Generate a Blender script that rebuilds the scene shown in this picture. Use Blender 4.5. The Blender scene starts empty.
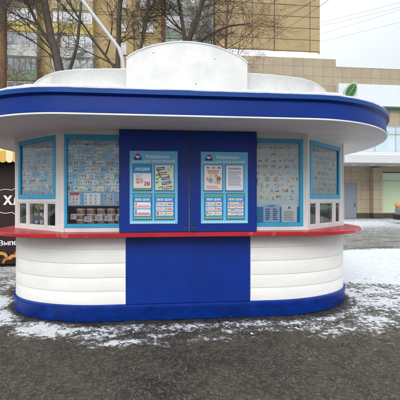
import bpy, bmesh, math, random
import numpy as np
from mathutils import Vector, Matrix, noise as mnoise

S = bpy.context.scene
R = math.radians
# ---------------------------------------------------------------- camera
cam = bpy.data.cameras.new('camera')
cam_o = bpy.data.objects.new('camera', cam)
S.collection.objects.link(cam_o)
cam_o.location = (-0.2081, -4.1579, 1.6)
cam_o.rotation_euler = (R(90) - 0.0014, 0, -0.0857)
cam.sensor_width = 36; cam.lens = 309.05 * 36 / 400
cam.clip_start = 0.05; cam.clip_end = 2000
S.camera = cam_o
S.render.resolution_x = 1024; S.render.resolution_y = 1024
# ---------------------------------------------------------------- sky, sun, exposure
SUN_EL, SUN_AZ = R(40), R(195)
w = bpy.data.worlds.new('World'); S.world = w; w.use_nodes = True
nt = w.node_tree; nt.nodes.clear()
out = nt.nodes.new('ShaderNodeOutputWorld'); bg = nt.nodes.new('ShaderNodeBackground')
sky = nt.nodes.new('ShaderNodeTexSky'); sky.sky_type = 'NISHITA'; sky.sun_disc = False
sky.sun_elevation = SUN_EL; sky.sun_rotation = SUN_AZ
sky.air_density = 1.0; sky.dust_density = 4.0; sky.ozone_density = 1.0
mx = nt.nodes.new('ShaderNodeMix'); mx.data_type = 'RGBA'; mx.inputs[0].default_value = 0.86
mx.inputs[7].default_value = (9.0, 9.55, 10.2, 1)
nt.links.new(sky.outputs[0], mx.inputs[6])
# soft cloud structure in the overcast
tc = nt.nodes.new('ShaderNodeTexCoord'); cn = nt.nodes.new('ShaderNodeTexNoise')
cn.inputs['Scale'].default_value = 2.2; cn.inputs['Detail'].default_value = 5
cr = nt.nodes.new('ShaderNodeMapRange'); cr.inputs[1].default_value = .3; cr.inputs[2].default_value = .7
cr.inputs[3].default_value = .9; cr.inputs[4].default_value = 1.1
vm = nt.nodes.new('ShaderNodeVectorMath'); vm.operation = 'SCALE'
nt.links.new(tc.outputs['Generated'], cn.inputs['Vector']); nt.links.new(cn.outputs[0], cr.inputs[0])
nt.links.new(mx.outputs[2], vm.inputs[0]); nt.links.new(cr.outputs[0], vm.inputs['Scale'])
# overcast sky: the zenith is brighter than the horizon
sz = nt.nodes.new('ShaderNodeSeparateXYZ'); nt.links.new(tc.outputs['Generated'], sz.inputs[0])
zr = nt.nodes.new('ShaderNodeMapRange'); zr.inputs[1].default_value = .1; zr.inputs[2].default_value = 1
zr.inputs[3].default_value = .64; zr.inputs[4].default_value = 1.75; nt.links.new(sz.outputs[2], zr.inputs[0])
vz = nt.nodes.new('ShaderNodeVectorMath'); vz.operation = 'SCALE'
nt.links.new(vm.outputs[0], vz.inputs[0]); nt.links.new(zr.outputs[0], vz.inputs['Scale'])
nt.links.new(vz.outputs[0], bg.inputs[0]); bg.inputs[1].default_value = 0.085
nt.links.new(bg.outputs[0], out.inputs[0])
sun = bpy.data.lights.new('sun', 'SUN'); sun.energy = 1.5; sun.angle = R(35); sun.color = (1, .97, .93)
sun_o = bpy.data.objects.new('sun', sun); S.collection.objects.link(sun_o)
# direction towards the sun (azimuth measured like the sky's): behind the camera, a little left
sd = Vector((math.sin(SUN_AZ) * math.cos(SUN_EL), math.cos(SUN_AZ) * math.cos(SUN_EL), math.sin(SUN_EL)))
sun_o.rotation_euler = sd.to_track_quat('Z', 'Y').to_euler()
S.view_settings.view_transform = 'Standard'; S.view_settings.look = 'None'
S.view_settings.gamma = 1; S.view_settings.use_curve_mapping = False
S.view_settings.exposure = 0.42

# ---------------------------------------------------------------- materials
MATS = {}
def mat(name, col, rough=.5, metal=0, var=0, vscale=8, bump=0, bscale=60, col2=None, spec=.5,
        stretch=(1, 1, 1), coat=0, detail=6, lo=.35, hi=.65):
    """Principled with procedural colour variation (col -> col2) and bump."""
    if name in MATS: return MATS[name]
    m = bpy.data.materials.new(name); m.use_nodes = True; n = m.node_tree; b = n.nodes['Principled BSDF']
    b.inputs['Roughness'].default_value = rough; b.inputs['Metallic'].default_value = metal
    b.inputs['Specular IOR Level'].default_value = spec; b.inputs['Coat Weight'].default_value = coat
    t = n.nodes.new('ShaderNodeTexCoord'); mp = n.nodes.new('ShaderNodeMapping')
    mp.inputs['Scale'].default_value = stretch; n.links.new(t.outputs['Object'], mp.inputs[0])
    c1 = (*col, 1)
    if var or col2:
        c2 = (*col2, 1) if col2 else tuple(c * (1 - var) for c in col) + (1,)
        nz = n.nodes.new('ShaderNodeTexNoise'); nz.inputs['Scale'].default_value = vscale
        nz.inputs['Detail'].default_value = detail; nz.inputs['Roughness'].default_value = .65
        rp = n.nodes.new('ShaderNodeMapRange'); rp.inputs[1].default_value = lo; rp.inputs[2].default_value = hi
        mix = n.nodes.new('ShaderNodeMix'); mix.data_type = 'RGBA'
        mix.inputs[6].default_value = c1; mix.inputs[7].default_value = c2
        n.links.new(mp.outputs[0], nz.inputs[0]); n.links.new(nz.outputs[0], rp.inputs[0])
        n.links.new(rp.outputs[0], mix.inputs[0]); n.links.new(mix.outputs[2], b.inputs['Base Color'])
        m['mixnode'] = mix.name
    else: b.inputs['Base Color'].default_value = c1
    if bump:
        nb = n.nodes.new('ShaderNodeTexNoise'); nb.inputs['Scale'].default_value = bscale; nb.inputs['Detail'].default_value = 5
        bp = n.nodes.new('ShaderNodeBump'); bp.inputs['Strength'].default_value = bump; bp.inputs['Distance'].default_value = .01
        n.links.new(mp.outputs[0], nb.inputs[0]); n.links.new(nb.outputs[0], bp.inputs['Height'])
        n.links.new(bp.outputs[0], b.inputs['Normal'])
    MATS[name] = m; return m
def C(r, g, b):  # sRGB 0-255 -> linear
    f = lambda c: ((c / 255 + .055) / 1.055) ** 2.4 if c > 10 else c / 255 / 12.92
    return (f(r), f(g), f(b))
def flat(r, g, b, rough=.55):
    return mat('ink_%d_%d_%d' % (r, g, b), C(r, g, b), rough)

def wear(m, col, scale, thr, soft=.03, stretch=(1, 1, 1), zlo=None, zhi=None):
    """chips / stains with a shape of their own over the base colour, optionally denser near a height band"""
    n = m.node_tree; b = n.nodes['Principled BSDF']; src = b.inputs['Base Color']
    t = n.nodes.new('ShaderNodeTexCoord'); mp = n.nodes.new('ShaderNodeMapping'); mp.inputs['Scale'].default_value = stretch
    n.links.new(t.outputs['Object'], mp.inputs[0])
    nz = n.nodes.new('ShaderNodeTexNoise'); nz.inputs['Scale'].default_value = scale; nz.inputs['Detail'].default_value = 8
    nz.inputs['Roughness'].default_value = .7; n.links.new(mp.outputs[0], nz.inputs[0])
    val = nz.outputs[0]
    if zlo is not None:
        sp = n.nodes.new('ShaderNodeSeparateXYZ'); n.links.new(t.outputs['Object'], sp.inputs[0])
        r2 = n.nodes.new('ShaderNodeMapRange'); r2.inputs[1].default_value = zlo; r2.inputs[2].default_value = zhi
        r2.inputs[3].default_value = .12; r2.inputs[4].default_value = 0
        n.links.new(sp.outputs[2], r2.inputs[0])
        ad = n.nodes.new('ShaderNodeMath'); ad.operation = 'ADD'; n.links.new(val, ad.inputs[0]); n.links.new(r2.outputs[0], ad.inputs[1]); val = ad.outputs[0]
    rp = n.nodes.new('ShaderNodeMapRange'); rp.inputs[1].default_value = thr; rp.inputs[2].default_value = thr + soft
    n.links.new(val, rp.inputs[0])
    mix = n.nodes.new('ShaderNodeMix'); mix.data_type = 'RGBA'; mix.inputs[7].default_value = (*col, 1)
    if src.links: n.links.new(src.links[0].from_socket, mix.inputs[6])
    else: mix.inputs[6].default_value = src.default_value
    n.links.new(rp.outputs[0], mix.inputs[0]); n.links.new(mix.outputs[2], src)
    return m

white = mat('white_paint', C(218, 219, 217), .45, var=.16, vscale=3, bump=.12, bscale=25)
wear(white, C(168, 160, 146), 5, .66, .1)
clad = mat('white_cladding', C(232, 232, 228), .45, var=.08, vscale=2.5, bump=.22, bscale=14, stretch=(1, 1, 3.5))
wear(clad, C(196, 192, 180), 26, .66, .08, stretch=(1, 1, .25))
wear(clad, C(150, 140, 120), 6, .72, .12, zlo=.2, zhi=.5)
wear(clad, C(120, 112, 100), 34, .80, .02, zlo=.2, zhi=.32)
blue = mat('blue_paint', C(0, 48, 142), .42, var=.22, vscale=2, bump=.08, bscale=14, spec=.35)
wear(blue, C(30, 84, 160), 7, .70, .1)
wear(blue, C(120, 140, 175), 40, .765, .01, stretch=(1, 1, .5))
plblue = mat('plinth_blue', C(0, 50, 144), .4, spec=.35, var=.4, vscale=5, bump=.35, bscale=16)
wear(plblue, C(70, 88, 120), 20, .70, .06, stretch=(1, 1, 3), zlo=.0, zhi=.12)
fasblue = mat('fascia_blue', C(0, 50, 138), .42, spec=.22, var=.22, vscale=1.2, bump=.05, bscale=6, stretch=(1, 1, 3))
wear(fasblue, C(110, 135, 185), 14, .74, .02, stretch=(.4, .4, 3))
rimblue = mat('rim_blue', C(12, 70, 150), .4, spec=.3, var=.25, vscale=3, stretch=(1, 1, 3))
red = mat('red_counter', C(186, 34, 40), .35, var=.25, vscale=4, bump=.15, bscale=30)
wear(red, C(205, 130, 130), 6, .58, .12)
cyan = mat('cyan_frame', C(44, 160, 204), .35, var=.12, vscale=6)
soffit = mat('soffit_paint', C(232, 233, 232), .5, var=.12, vscale=1.8)
wear(soffit, C(190, 184, 170), 3, .66, .1)
dark = mat('dark_interior', C(40, 42, 46), .7)
steel = mat('steel', C(120, 120, 122), .4, metal=.8)
black = mat('black_rubber', C(24, 24, 26), .6)
snow = mat('snow', (.84, .87, .9), .75, var=.08, vscale=6, bump=.6, bscale=35)

def glass_mat(name, tint=(1, 1, 1), ior=1.5, rough=.02):
    m = bpy.data.materials.new(name); m.use_nodes = True; n = m.node_tree; n.nodes.clear()
    o = n.nodes.new('ShaderNodeOutputMaterial'); mi = n.nodes.new('ShaderNodeMixShader')
    tr = n.nodes.new('ShaderNodeBsdfTransparent'); tr.inputs[0].default_value = (*tint, 1)
    gl = n.nodes.new('ShaderNodeBsdfGlossy'); gl.inputs['Roughness'].default_value = rough
    fr = n.nodes.new('ShaderNodeFresnel'); fr.inputs[0].default_value = ior
    t = n.nodes.new('ShaderNodeTexCoord'); nz = n.nodes.new('ShaderNodeTexNoise'); nz.inputs['Scale'].default_value = 3
    bp = n.nodes.new('ShaderNodeBump'); bp.inputs['Strength'].default_value = .12; bp.inputs['Distance'].default_value = .02
    n.links.new(t.outputs['Object'], nz.inputs[0]); n.links.new(nz.outputs[0], bp.inputs['Height'])
    n.links.new(bp.outputs[0], gl.inputs['Normal'])
    n.links.new(fr.outputs[0], mi.inputs[0]); n.links.new(tr.outputs[0], mi.inputs[1]); n.links.new(gl.outputs[0], mi.inputs[2])
    n.links.new(mi.outputs[0], o.inputs[0]); return m
glass = glass_mat('window_glass', (.97, .985, .985), 1.6)
dglass = mat('far_glass', C(136, 148, 156), .12, var=.45, vscale=1.2, spec=.8)
pglass = mat('frosted_glass', C(196, 214, 178), .25, var=.08, vscale=.8)
sglass = mat('store_glass', C(188, 206, 214), .12, var=.2, vscale=.7)

def panel_mat(name, col, col2, bw, bh, mortar, mcol, rough=.7, vs=3, tone=.06):
    m = bpy.data.materials.new(name); m.use_nodes = True; n = m.node_tree; b = n.nodes['Principled BSDF']
    b.inputs['Roughness'].default_value = rough
    t = n.nodes.new('ShaderNodeTexCoord'); sp = n.nodes.new('ShaderNodeSeparateXYZ'); cb = n.nodes.new('ShaderNodeCombineXYZ')
    ad = n.nodes.new('ShaderNodeMath'); ad.operation = 'ADD'
    n.links.new(t.outputs['Object'], sp.inputs[0]); n.links.new(sp.outputs[0], ad.inputs[0]); n.links.new(sp.outputs[1], ad.inputs[1])
    n.links.new(ad.outputs[0], cb.inputs[0]); n.links.new(sp.outputs[2], cb.inputs[1])
    br = n.nodes.new('ShaderNodeTexBrick'); br.offset = 0; br.inputs['Scale'].default_value = 1
    br.inputs['Brick Width'].default_value = bw; br.inputs['Row Height'].default_value = bh
    br.inputs['Mortar Size'].default_value = mortar; br.inputs['Mortar Smooth'].default_value = .2; br.inputs['Bias'].default_value = 0
    br.inputs['Color1'].default_value = (*col, 1); br.inputs['Color2'].default_value = (*[c * (1 - tone * 2) for c in col], 1)
    br.inputs['Mortar'].default_value = (*mcol, 1); n.links.new(cb.outputs[0], br.inputs[0])
    nz = n.nodes.new('ShaderNodeTexNoise'); nz.inputs['Scale'].default_value = vs; nz.inputs['Detail'].default_value = 7; nz.inputs['Roughness'].default_value = .7
    n.links.new(t.outputs['Object'], nz.inputs[0])
    rp = n.nodes.new('ShaderNodeMapRange'); rp.inputs[1].default_value = .45; rp.inputs[2].default_value = .7; n.links.new(nz.outputs[0], rp.inputs[0])
    mul = n.nodes.new('ShaderNodeMath'); mul.operation = 'MULTIPLY'; mul.inputs[1].default_value = .7; n.links.new(rp.outputs[0], mul.inputs[0])
    mx = n.nodes.new('ShaderNodeMix'); mx.data_type = 'RGBA'; mx.inputs[7].default_value = (*col2, 1)
    n.links.new(br.outputs['Color'], mx.inputs[6]); n.links.new(mul.outputs[0], mx.inputs[0]); n.links.new(mx.outputs[2], b.inputs['Base Color'])
    bp = n.nodes.new('ShaderNodeBump'); bp.invert = True; bp.inputs['Distance'].default_value = .02; bp.inputs['Strength'].default_value = .6
    n.links.new(br.outputs['Fac'], bp.inputs['Height']); n.links.new(bp.outputs[0], b.inputs['Normal'])
    return m
storetile = panel_mat('store_tile', C(172, 158, 134), C(150, 136, 114), .86, .8, .016, C(132, 122, 106), vs=.8)
apt_yellow = panel_mat('yellow_panels', C(176, 152, 100), C(140, 126, 98), 3.2, 2.85, .05, C(92, 80, 62), vs=.6)
apt_end = panel_mat('ochre_panels', C(170, 148, 106), C(138, 122, 92), 8.05, 1.56, .055, C(74, 66, 54), vs=.5)

# ---------------------------------------------------------------- mesh helpers
def tag(o, label=None, cat=None, group=None, kind=None):
    if label: o['label'] = label
    if cat: o['category'] = cat
    if group: o['group'] = group
    if kind: o['kind'] = kind
    return o
def empty(name, loc, label, cat, group=None):
    o = bpy.data.objects.new(name, None); o.location = loc; o.empty_display_size = .1
    S.collection.objects.link(o); return tag(o, label, cat, group)
def wloc(o):
    v = Vector((0, 0, 0))
    while o: v += o.location; o = o.parent
    return v
GL = {}
def glyph(ch):
    """flat mesh of one letter: (vertices, faces, advance)"""
    if ch in GL: return GL[ch]
    if ch == ' ': GL[ch] = ([], [], .34); return GL[ch]
    def rect(*q):
        v, f = [], []
        for x0, x1, y0, y1 in q: k = len(v); v += [(x0, y0), (x1, y0), (x1, y1), (x0, y1)]; f.append([k, k + 1, k + 2, k + 3])
        return v, f
    if ch == 'н': v, f = rect((.08, .18, 0, .54), (.42, .52, 0, .54), (.18, .42, .22, .31)); GL[ch] = (v, f, .6); return GL[ch]
    if ch == 'Н': v, f = rect((.09, .20, 0, .73), (.56, .67, 0, .73), (.20, .56, .33, .43)); GL[ch] = (v, f, .76); return GL[ch]
    if ch == 'ф':
        ov, of, _ = glyph('о'); v = [(x * .72, y) for x, y in ov]; n = len(v); v += [(x * .72 + .365, y) for x, y in ov]
        f = [list(q) for q in of] + [[i + n for i in q] for q in of]; rv, rf = rect((.335, .435, -.2, .0), (.335, .435, .555, .73)); n = len(v); v += rv; f += [[i + n for i in q] for q in rf]
        GL[ch] = (v, f, .80); return GL[ch]
    if ch in 'яЯ':
        ov, of, ad = glyph('R'); k = .74 if ch == 'я' else 1; GL[ch] = ([((ad - x) * k, y * k) for x, y in ov], of, ad * k); return GL[ch]
    cu = bpy.data.curves.new('t', 'FONT'); cu.body = ch; cu.size = 1; cu.resolution_u = 4
    o = bpy.data.objects.new('t', cu); S.collection.objects.link(o); bpy.context.view_layer.update()
    me = bpy.data.meshes.new_from_object(o.evaluated_get(bpy.context.evaluated_depsgraph_get()))
    v = [(q.co.x, q.co.y) for q in me.vertices]; f = [list(p.vertices) for p in me.polygons]
    bpy.data.objects.remove(o); bpy.data.curves.remove(cu); bpy.data.meshes.remove(me)
    GL[ch] = (v, f, max(x for x, y in v) + .07); return GL[ch]
class MB:
    def __init__(s): s.v = []; s.f = []; s.m = []; s.sm = []; s.mats = []; s.M = Matrix.Identity(4)
    def mi(s, m):
        if m not in s.mats: s.mats.append(m)
        return s.mats.index(m)
    def add(s, vs, fs, m, smooth=False):
        b = len(s.v); s.v += [tuple(s.M @ Vector(p)) for p in vs]; k = s.mi(m)
        for f in fs: s.f.append([b + i for i in f]); s.m.append(k); s.sm.append(smooth)
        return s
    def box(s, x0, x1, y0, y1, z0, z1, m, bev=0):
        if bev:
            bm = bmesh.new(); bmesh.ops.create_cube(bm, size=1)
            for v in bm.verts: v.co = Vector(((x0 + x1) / 2 + v.co.x * (x1 - x0), (y0 + y1) / 2 + v.co.y * (y1 - y0), (z0 + z1) / 2 + v.co.z * (z1 - z0)))
            bmesh.ops.bevel(bm, geom=bm.edges[:], offset=bev, segments=2, affect='EDGES', profile=.5)
            bm.verts.index_update(); s.add([v.co[:] for v in bm.verts], [[v.index for v in f.verts] for f in bm.faces], m); bm.free(); return s
        p = [(x, y, z) for z in (z0, z1) for y in (y0, y1) for x in (x0, x1)]
        return s.add(p, [(0, 2, 3, 1), (4, 5, 7, 6), (0, 1, 5, 4), (2, 6, 7, 3), (0, 4, 6, 2), (1, 3, 7, 5)], m)
    def frame(s, x0, x1, z0, z1, w, y0, y1, m, wl=None, wt=None, wb=None):
        wl = wl or w; wt = wt or w; wb = wb or w
        s.box(x0, x0 + wl, y0, y1, z0, z1, m, .003); s.box(x1 - w, x1, y0, y1, z0, z1, m, .003)
        s.box(x0 + wl, x1 - w, y0, y1, z1 - wt, z1, m); s.box(x0 + wl, x1 - w, y0, y1, z0, z0 + wb, m); return s
    def prism(s, poly, z0, z1, m):  # poly in XY
        n = len(poly); v = [(x, y, z0) for x, y in poly] + [(x, y, z1) for x, y in poly]
        return s.add(v, [list(range(n))[::-1], list(range(n, 2 * n))] + [(i, (i + 1) % n, n + (i + 1) % n, n + i) for i in range(n)], m)
    def prism_xz(s, poly, y0, y1, m):
        n = len(poly); v = [(x, y0, z) for x, z in poly] + [(x, y1, z) for x, z in poly]
        return s.add(v, [list(range(n)), list(range(n, 2 * n))[::-1]] + [(i, n + i, n + (i + 1) % n, (i + 1) % n) for i in range(n)], m)
    def tube(s, pts, rad, m, n=8, cap=True):
        pts = [Vector(p) for p in pts]; rad = rad if hasattr(rad, '__len__') else [rad] * len(pts)
        vs = []; up = Vector((.13, .21, .97)).normalized()
        for i, p in enumerate(pts):
            d = (pts[min(i + 1, len(pts) - 1)] - pts[max(i - 1, 0)]).normalized()
            a = d.cross(up)
            if a.length < .05: a = d.cross(Vector((1, 0, 0)))
            a.normalize(); b = d.cross(a); up = up if a.length else up
            for k in range(n):
                t = 2 * math.pi * k / n; vs.append(p + a * math.cos(t) * rad[i] + b * math.sin(t) * rad[i])
        fs = [(i * n + k, i * n + (k + 1) % n, (i + 1) * n + (k + 1) % n, (i + 1) * n + k) for i in range(len(pts) - 1) for k in range(n)]
        if cap: fs += [list(range(n))[::-1], list(range((len(pts) - 1) * n, len(pts) * n))]
        return s.add([tuple(v) for v in vs], fs, m, True)
    def disc(s, cx, cz, r, y, m, n=20, rz=None):
        rz = rz or r
        return s.add([(cx + r * math.cos(2 * math.pi * k / n), y, cz + rz * math.sin(2 * math.pi * k / n)) for k in range(n)], [list(range(n))], m)
    def quad(s, x0, x1, z0, z1, y, m): return s.add([(x0, y, z0), (x1, y, z0), (x1, y, z1), (x0, y, z1)], [(0, 1, 2, 3)], m)
    def poly(s, pts, y, m): return s.add([(x, y, z) for x, z in pts], [list(range(len(pts)))], m)
    def lathe(s, cx, cy, prof, m, n=20):
        vs = [(cx + r * math.cos(2 * math.pi * k / n), cy + r * math.sin(2 * math.pi * k / n), z) for r, z in prof for k in range(n)]
        fs = [(i * n + k, i * n + (k + 1) % n, (i + 1) * n + (k + 1) % n, (i + 1) * n + k) for i in range(len(prof) - 1) for k in range(n)]
        return s.add(vs, fs + [list(range(n))[::-1], list(range((len(prof) - 1) * n, len(prof) * n))], m, True)
    def loft(s, rings, m, closed=True, smooth=True):
        n = len(rings[0]); vs = [p for r in rings for p in r]; q = n if closed else n - 1
        return s.add(vs, [(i * n + k, i * n + (k + 1) % n, (i + 1) * n + (k + 1) % n, (i + 1) * n + k) for i in range(len(rings) - 1) for k in range(q)], m, smooth)
    def text(s, body, x, z, size, y, m, bold=.0, align='CENTER', rot=0, shear=0, width=None):
        vs, fs, pen = [], [], 0
        for ch in body:
            gv_, gf_, adv = glyph(ch); k0 = len(vs)
            vs += [Vector(((v[0] + pen) * size, (v[1] - .36) * size, 0)) for v in gv_]; fs += [[i + k0 for i in f] for f in gf_]; pen += adv
        sx = {'CENTER': pen / 2, 'LEFT': 0}[align] * size
        for v in vs: v.x -= sx
        if not vs: return s
        k = 1
        if width:
            xs = [v.x for v in vs]; k = width / max(1e-6, max(xs) - min(xs))
        c, sn = math.cos(rot), math.sin(rot)
        for q, dx in enumerate((0, bold * size * 1.6, -bold * size * 1.6)):
            if q and not bold: break
            s.add([(x + dx + c * v.x * k - sn * v.y, y - q * .0002, z + sn * v.x * k + c * v.y) for v in vs], fs, m)
        return s
    def build(s, name, parent=None, origin=None, recalc=True):
        off = wloc(parent) if parent else Vector(origin or (0, 0, 0))
        me = bpy.data.meshes.new(name)
        me.from_pydata([(x - off.x, y - off.y, z - off.z) for x, y, z in s.v], [], s.f)
        for m in s.mats: me.materials.append(m)
        me.polygons.foreach_set('material_index', s.m); me.polygons.foreach_set('use_smooth', s.sm)
        if recalc:
            bm = bmesh.new(); bm.from_mesh(me); bmesh.ops.recalc_face_normals(bm, faces=bm.faces); bm.to_mesh(me); bm.free()
        me.update()
        if any(s.sm):
            try: me.set_sharp_from_angle(angle=R(40))
            except Exception: pass
        o = bpy.data.objects.new(name, me); S.collection.objects.link(o)
        if parent: o.parent = parent
        else: o.location = off
        return o

def plan(s, W, yc, yf, n=2.0, off=0, ymid=1.2, N=28):
    """closed outline: straight front, super-elliptic ends, mirrored about ymid. Counter-clockwise from left."""
    q = []
    for i in range(N + 1):
        t = math.pi / 2 * i / N; c, sn = math.cos(t), math.sin(t)
        q.append((s + (W - s) * c ** (2 / n), yc - (yc - yf) * sn ** (2 / n)))
    right = q[::-1]                        # front straight end -> right tangent
    back = [(x, 2 * ymid - y) for x, y in q]
    half = right + back                    # from (s, yf) round to (s, yb)
    full = half + [(-x, y) for x, y in half[::-1]]
    if off:
        n_ = len(full); o = []
        for i in range(n_):
            a = Vector(full[i - 1]); b = Vector(full[(i + 1) % n_]); d = (b - a)
            d = d.normalized() if d.length else Vector((1, 0)); o.append((full[i][0] + d.y * off, full[i][1] - d.x * off))
        full = o
    return full
def ring(pl, z): return [(x, y, z) for x, y in pl]

# ================================================================= SETTING: ground
def base_dist(X, Y):
    s_, W_, yc, yf = 1.12, 2.62, .93, -.03
    ax = np.abs(X); yy = np.where(Y > 1.2, 2.4 - Y, Y)
    u = np.maximum(ax - s_, 0) / (W_ - s_); v = np.maximum(yc - yy, 0) / (yc - yf)
    return (np.sqrt(u * u + v * v) - 1) * 1.15
def vnoise(X, Y, sc, seed):
    rs = np.random.RandomState(seed); G = rs.rand(256, 256)
    x = X * sc; y = Y * sc; xi = np.floor(x).astype(int); yi = np.floor(y).astype(int); fx = x - xi; fy = y - yi
    fx = fx * fx * (3 - 2 * fx); fy = fy * fy * (3 - 2 * fy); g = lambda a, b: G[a % 256, b % 256]
    return (g(xi, yi) * (1 - fx) + g(xi + 1, yi) * fx) * (1 - fy) + (g(xi, yi + 1) * (1 - fx) + g(xi + 1, yi + 1) * fx) * fy
def axis(a, b, st, far):
    mid = list(np.arange(a, b + st / 2, st)); lo = []; x = a; d = st
    while x > -far: d *= 1.25; x -= d; lo.append(x)
    hi = []; x = mid[-1]; d = st
    while x < far: d *= 1.25; x += d; hi.append(x)
    return np.array(lo[::-1] + mid + hi)
gx = axis(-5, 8, .045, 400); gy = axis(-4, 7, .045, 400)
GX, GY = np.meshgrid(gx, gy)
def blob(x, y, rx, ry, rot=0, p=2):
    c, s_ = math.cos(rot), math.sin(rot); u = ((GX - x) * c + (GY - y) * s_) / rx; v = (-(GX - x) * s_ + (GY - y) * c) / ry
    return np.exp(-(np.abs(u) ** p + np.abs(v) ** p))
d = base_dist(GX, GY)
cov = np.zeros_like(GX)
band = np.exp(-((d - .27) / .17) ** 2)
cov = np.maximum(cov, band * np.where(GX < 0, .60, .52) * (GY < 1.2))
for b in [(-1.9, -.15, .35, .3, -.5, .86), (-.75, -.62, .6, .12, -.1, .58), (1.9, -.5, .6, .2, .3, .60), (.3, -.62, .5, .1, 0, .52), (-1.75, -.2, .5, .28, -.3, .80), (-1.1, -.42, .42, .13, 0, .66), (-.35, -.5, .3, .09, 0, .62), (.45, -.45, .32, .08, .1, .58), (.95, -.42, .22, .07, .1, .66), (-.02, -.38, .16, .05, 0, .74),
          (1.5, -.42, .4, .12, .1, .55), (2.4, -.3, .6, .35, .5, .66), (3.0, .3, .8, .6, .6, .70), (3.3, .0, 1.3, .6, .5, .64),
          (-2.55, .3, .3, .5, .6, .78), (-2.9, .9, .25, .5, .4, .95), (-3.4, 1.9, .5, 1.0, 0, .62), (.12, -1.0, .07, .02, 0, .6), (-.9, -.62, .5, .08, 0, .52)]:
    cov = np.maximum(cov, blob(*b[:5]) * b[5])
sm = lambda e0, e1, x: np.clip((x - e0) / (e1 - e0), 0, 1) ** 2 * (3 - 2 * np.clip((x - e0) / (e1 - e0), 0, 1))
right = sm(.9, 1.7, GY + .25 * (GX - 3.5)) * (1 - sm(5.0, 5.9, GY + .6 * (vnoise(GX, GY, .8, 5) - .5))) * sm(1.5, 2.4, GX)
cov = np.maximum(cov, right * (.80 + .24 * vnoise(GX, GY, 1.3, 12) + .05 * sm(1.5, 3, GY)))
mid = sm(-.5, .6, GY + .25 * (GX - 3)) * (1 - sm(1.0, 2.0, GY)) * sm(2.2, 2.8, GX) * .66
cov = np.maximum(cov, mid)
behind = sm(2.6, 3.2, GY) * (1 - sm(5.0, 5.9, GY)) * .75
cov = np.maximum(cov, behind)
cov = cov * sm(.01, .08, d)
cov = np.maximum(cov, .30 * sm(2.3, 3.0, GX) * (GY < 1) * sm(-1.6, 0, GY))
slush = sm(5.1, 6.2, GY + .3 * (vnoise(GX, GY, .9, 9) - .5))
cov = np.where(slush > .5, .46 * np.exp(-((GY - 16) / 4.5) ** 2) + .26 + .1 * vnoise(GX * .25, GY, .6, 3), cov)
hgt = (vnoise(GX, GY, 1.1, 1) - .5) * .02 + (vnoise(GX, GY, 4, 2) - .5) * .012 + (vnoise(GX, GY, 11, 4) - .5) * .007
hgt = hgt * np.exp(-(np.maximum(np.abs(GX), np.abs(GY)) / 30) ** 2) + cov * .015 * (slush < .5) * (d > 0)
hgt = np.where(d < .02, np.minimum(hgt, 0), hgt) - .004
nx, ny = len(gx), len(gy)
me = bpy.data.meshes.new('ground')
V = np.stack([GX, GY, hgt], -1).reshape(-1, 3)
I = np.arange(nx * ny).reshape(ny, nx)
F = np.stack([I[:-1, :-1], I[:-1, 1:], I[1:, 1:], I[1:, :-1]], -1).reshape(-1, 4)
me.vertices.add(len(V)); me.vertices.foreach_set('co', V.ravel())
me.loops.add(F.size); me.loops.foreach_set('vertex_index', F.ravel().astype(np.int32))
me.polygons.add(len(F)); me.polygons.foreach_set('loop_start', np.arange(0, F.size, 4, dtype=np.int32))
me.update(calc_edges=True); me.polygons.foreach_set('use_smooth', np.ones(len(F), bool))
wet = np.exp(-(np.maximum(d - .12, 0) / .42) ** 2) * .85 * (GY < 2.5) + .5 * mid
wet = np.clip(wet, 0, 1)
for nm, a in (('snowcover', cov), ('slush', slush), ('wet', wet)):
    at = me.attributes.new(nm, 'FLOAT', 'POINT'); at.data.foreach_set('value', a.ravel().astype(np.float32))
ground = bpy.data.objects.new('ground', me); S.collection.objects.link(ground); ground['kind'] = 'structure'
gm = bpy.data.materials.new('wet_asphalt_and_snow'); gm.use_nodes = True; n = gm.node_tree; L = n.links.new
pb = n.nodes['Principled BSDF']; tcn = n.nodes.new('ShaderNodeTexCoord')
def mapping(scale, rot=(0, 0, 0)):
    m = n.nodes.new('ShaderNodeMapping'); m.inputs['Scale'].default_value = scale; m.inputs['Rotation'].default_value = rot
    L(tcn.outputs['Object'], m.inputs[0]); return m.outputs[0]
def nz_(scale, detail=6, rough=.6, dist=0, vec=None):
    t = n.nodes.new('ShaderNodeTexNoise'); t.inputs['Scale'].default_value = scale; t.inputs['Detail'].default_value = detail
    t.inputs['Roughness'].default_value = rough; t.inputs['Distortion'].default_value = dist
    L(vec or tcn.outputs['Object'], t.inputs[0]); return t.outputs[0]
def vor(scale, feature='F1', vec=None, out='Distance'):
    t = n.nodes.new('ShaderNodeTexVoronoi'); t.feature = feature; t.inputs['Scale'].default_value = scale
    L(vec or tcn.outputs['Object'], t.inputs[0]); return t.outputs[out]
def rng(x, a, b, c=0, d_=1):
    m = n.nodes.new('ShaderNodeMapRange'); m.inputs[1].default_value = a; m.inputs[2].default_value = b
    m.inputs[3].default_value = c; m.inputs[4].default_value = d_; L(x, m.inputs[0]); return m.outputs[0]
def mth(op, a, b):
    m = n.nodes.new('ShaderNodeMath'); m.operation = op
    for i, x in enumerate((a, b)):
        if isinstance(x, (int, float)): m.inputs[i].default_value = x
        else: L(x, m.inputs[i])
    return m.outputs[0]
def mixc(f, a, b):
    m = n.nodes.new('ShaderNodeMix'); m.data_type = 'RGBA'
    if isinstance(f, (int, float)): m.inputs[0].default_value = f
    else: L(f, m.inputs[0])
    for i, x in ((6, a), (7, b)):
        if isinstance(x, tuple): m.inputs[i].default_value = (*x, 1)
        else: L(x, m.inputs[i])
    return m.outputs[2]
def attr(nm):
    a = n.nodes.new('ShaderNodeAttribute'); a.attribute_name = nm; return a.outputs['Fac']
nz9 = nz_(9, 4, .7)
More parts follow.
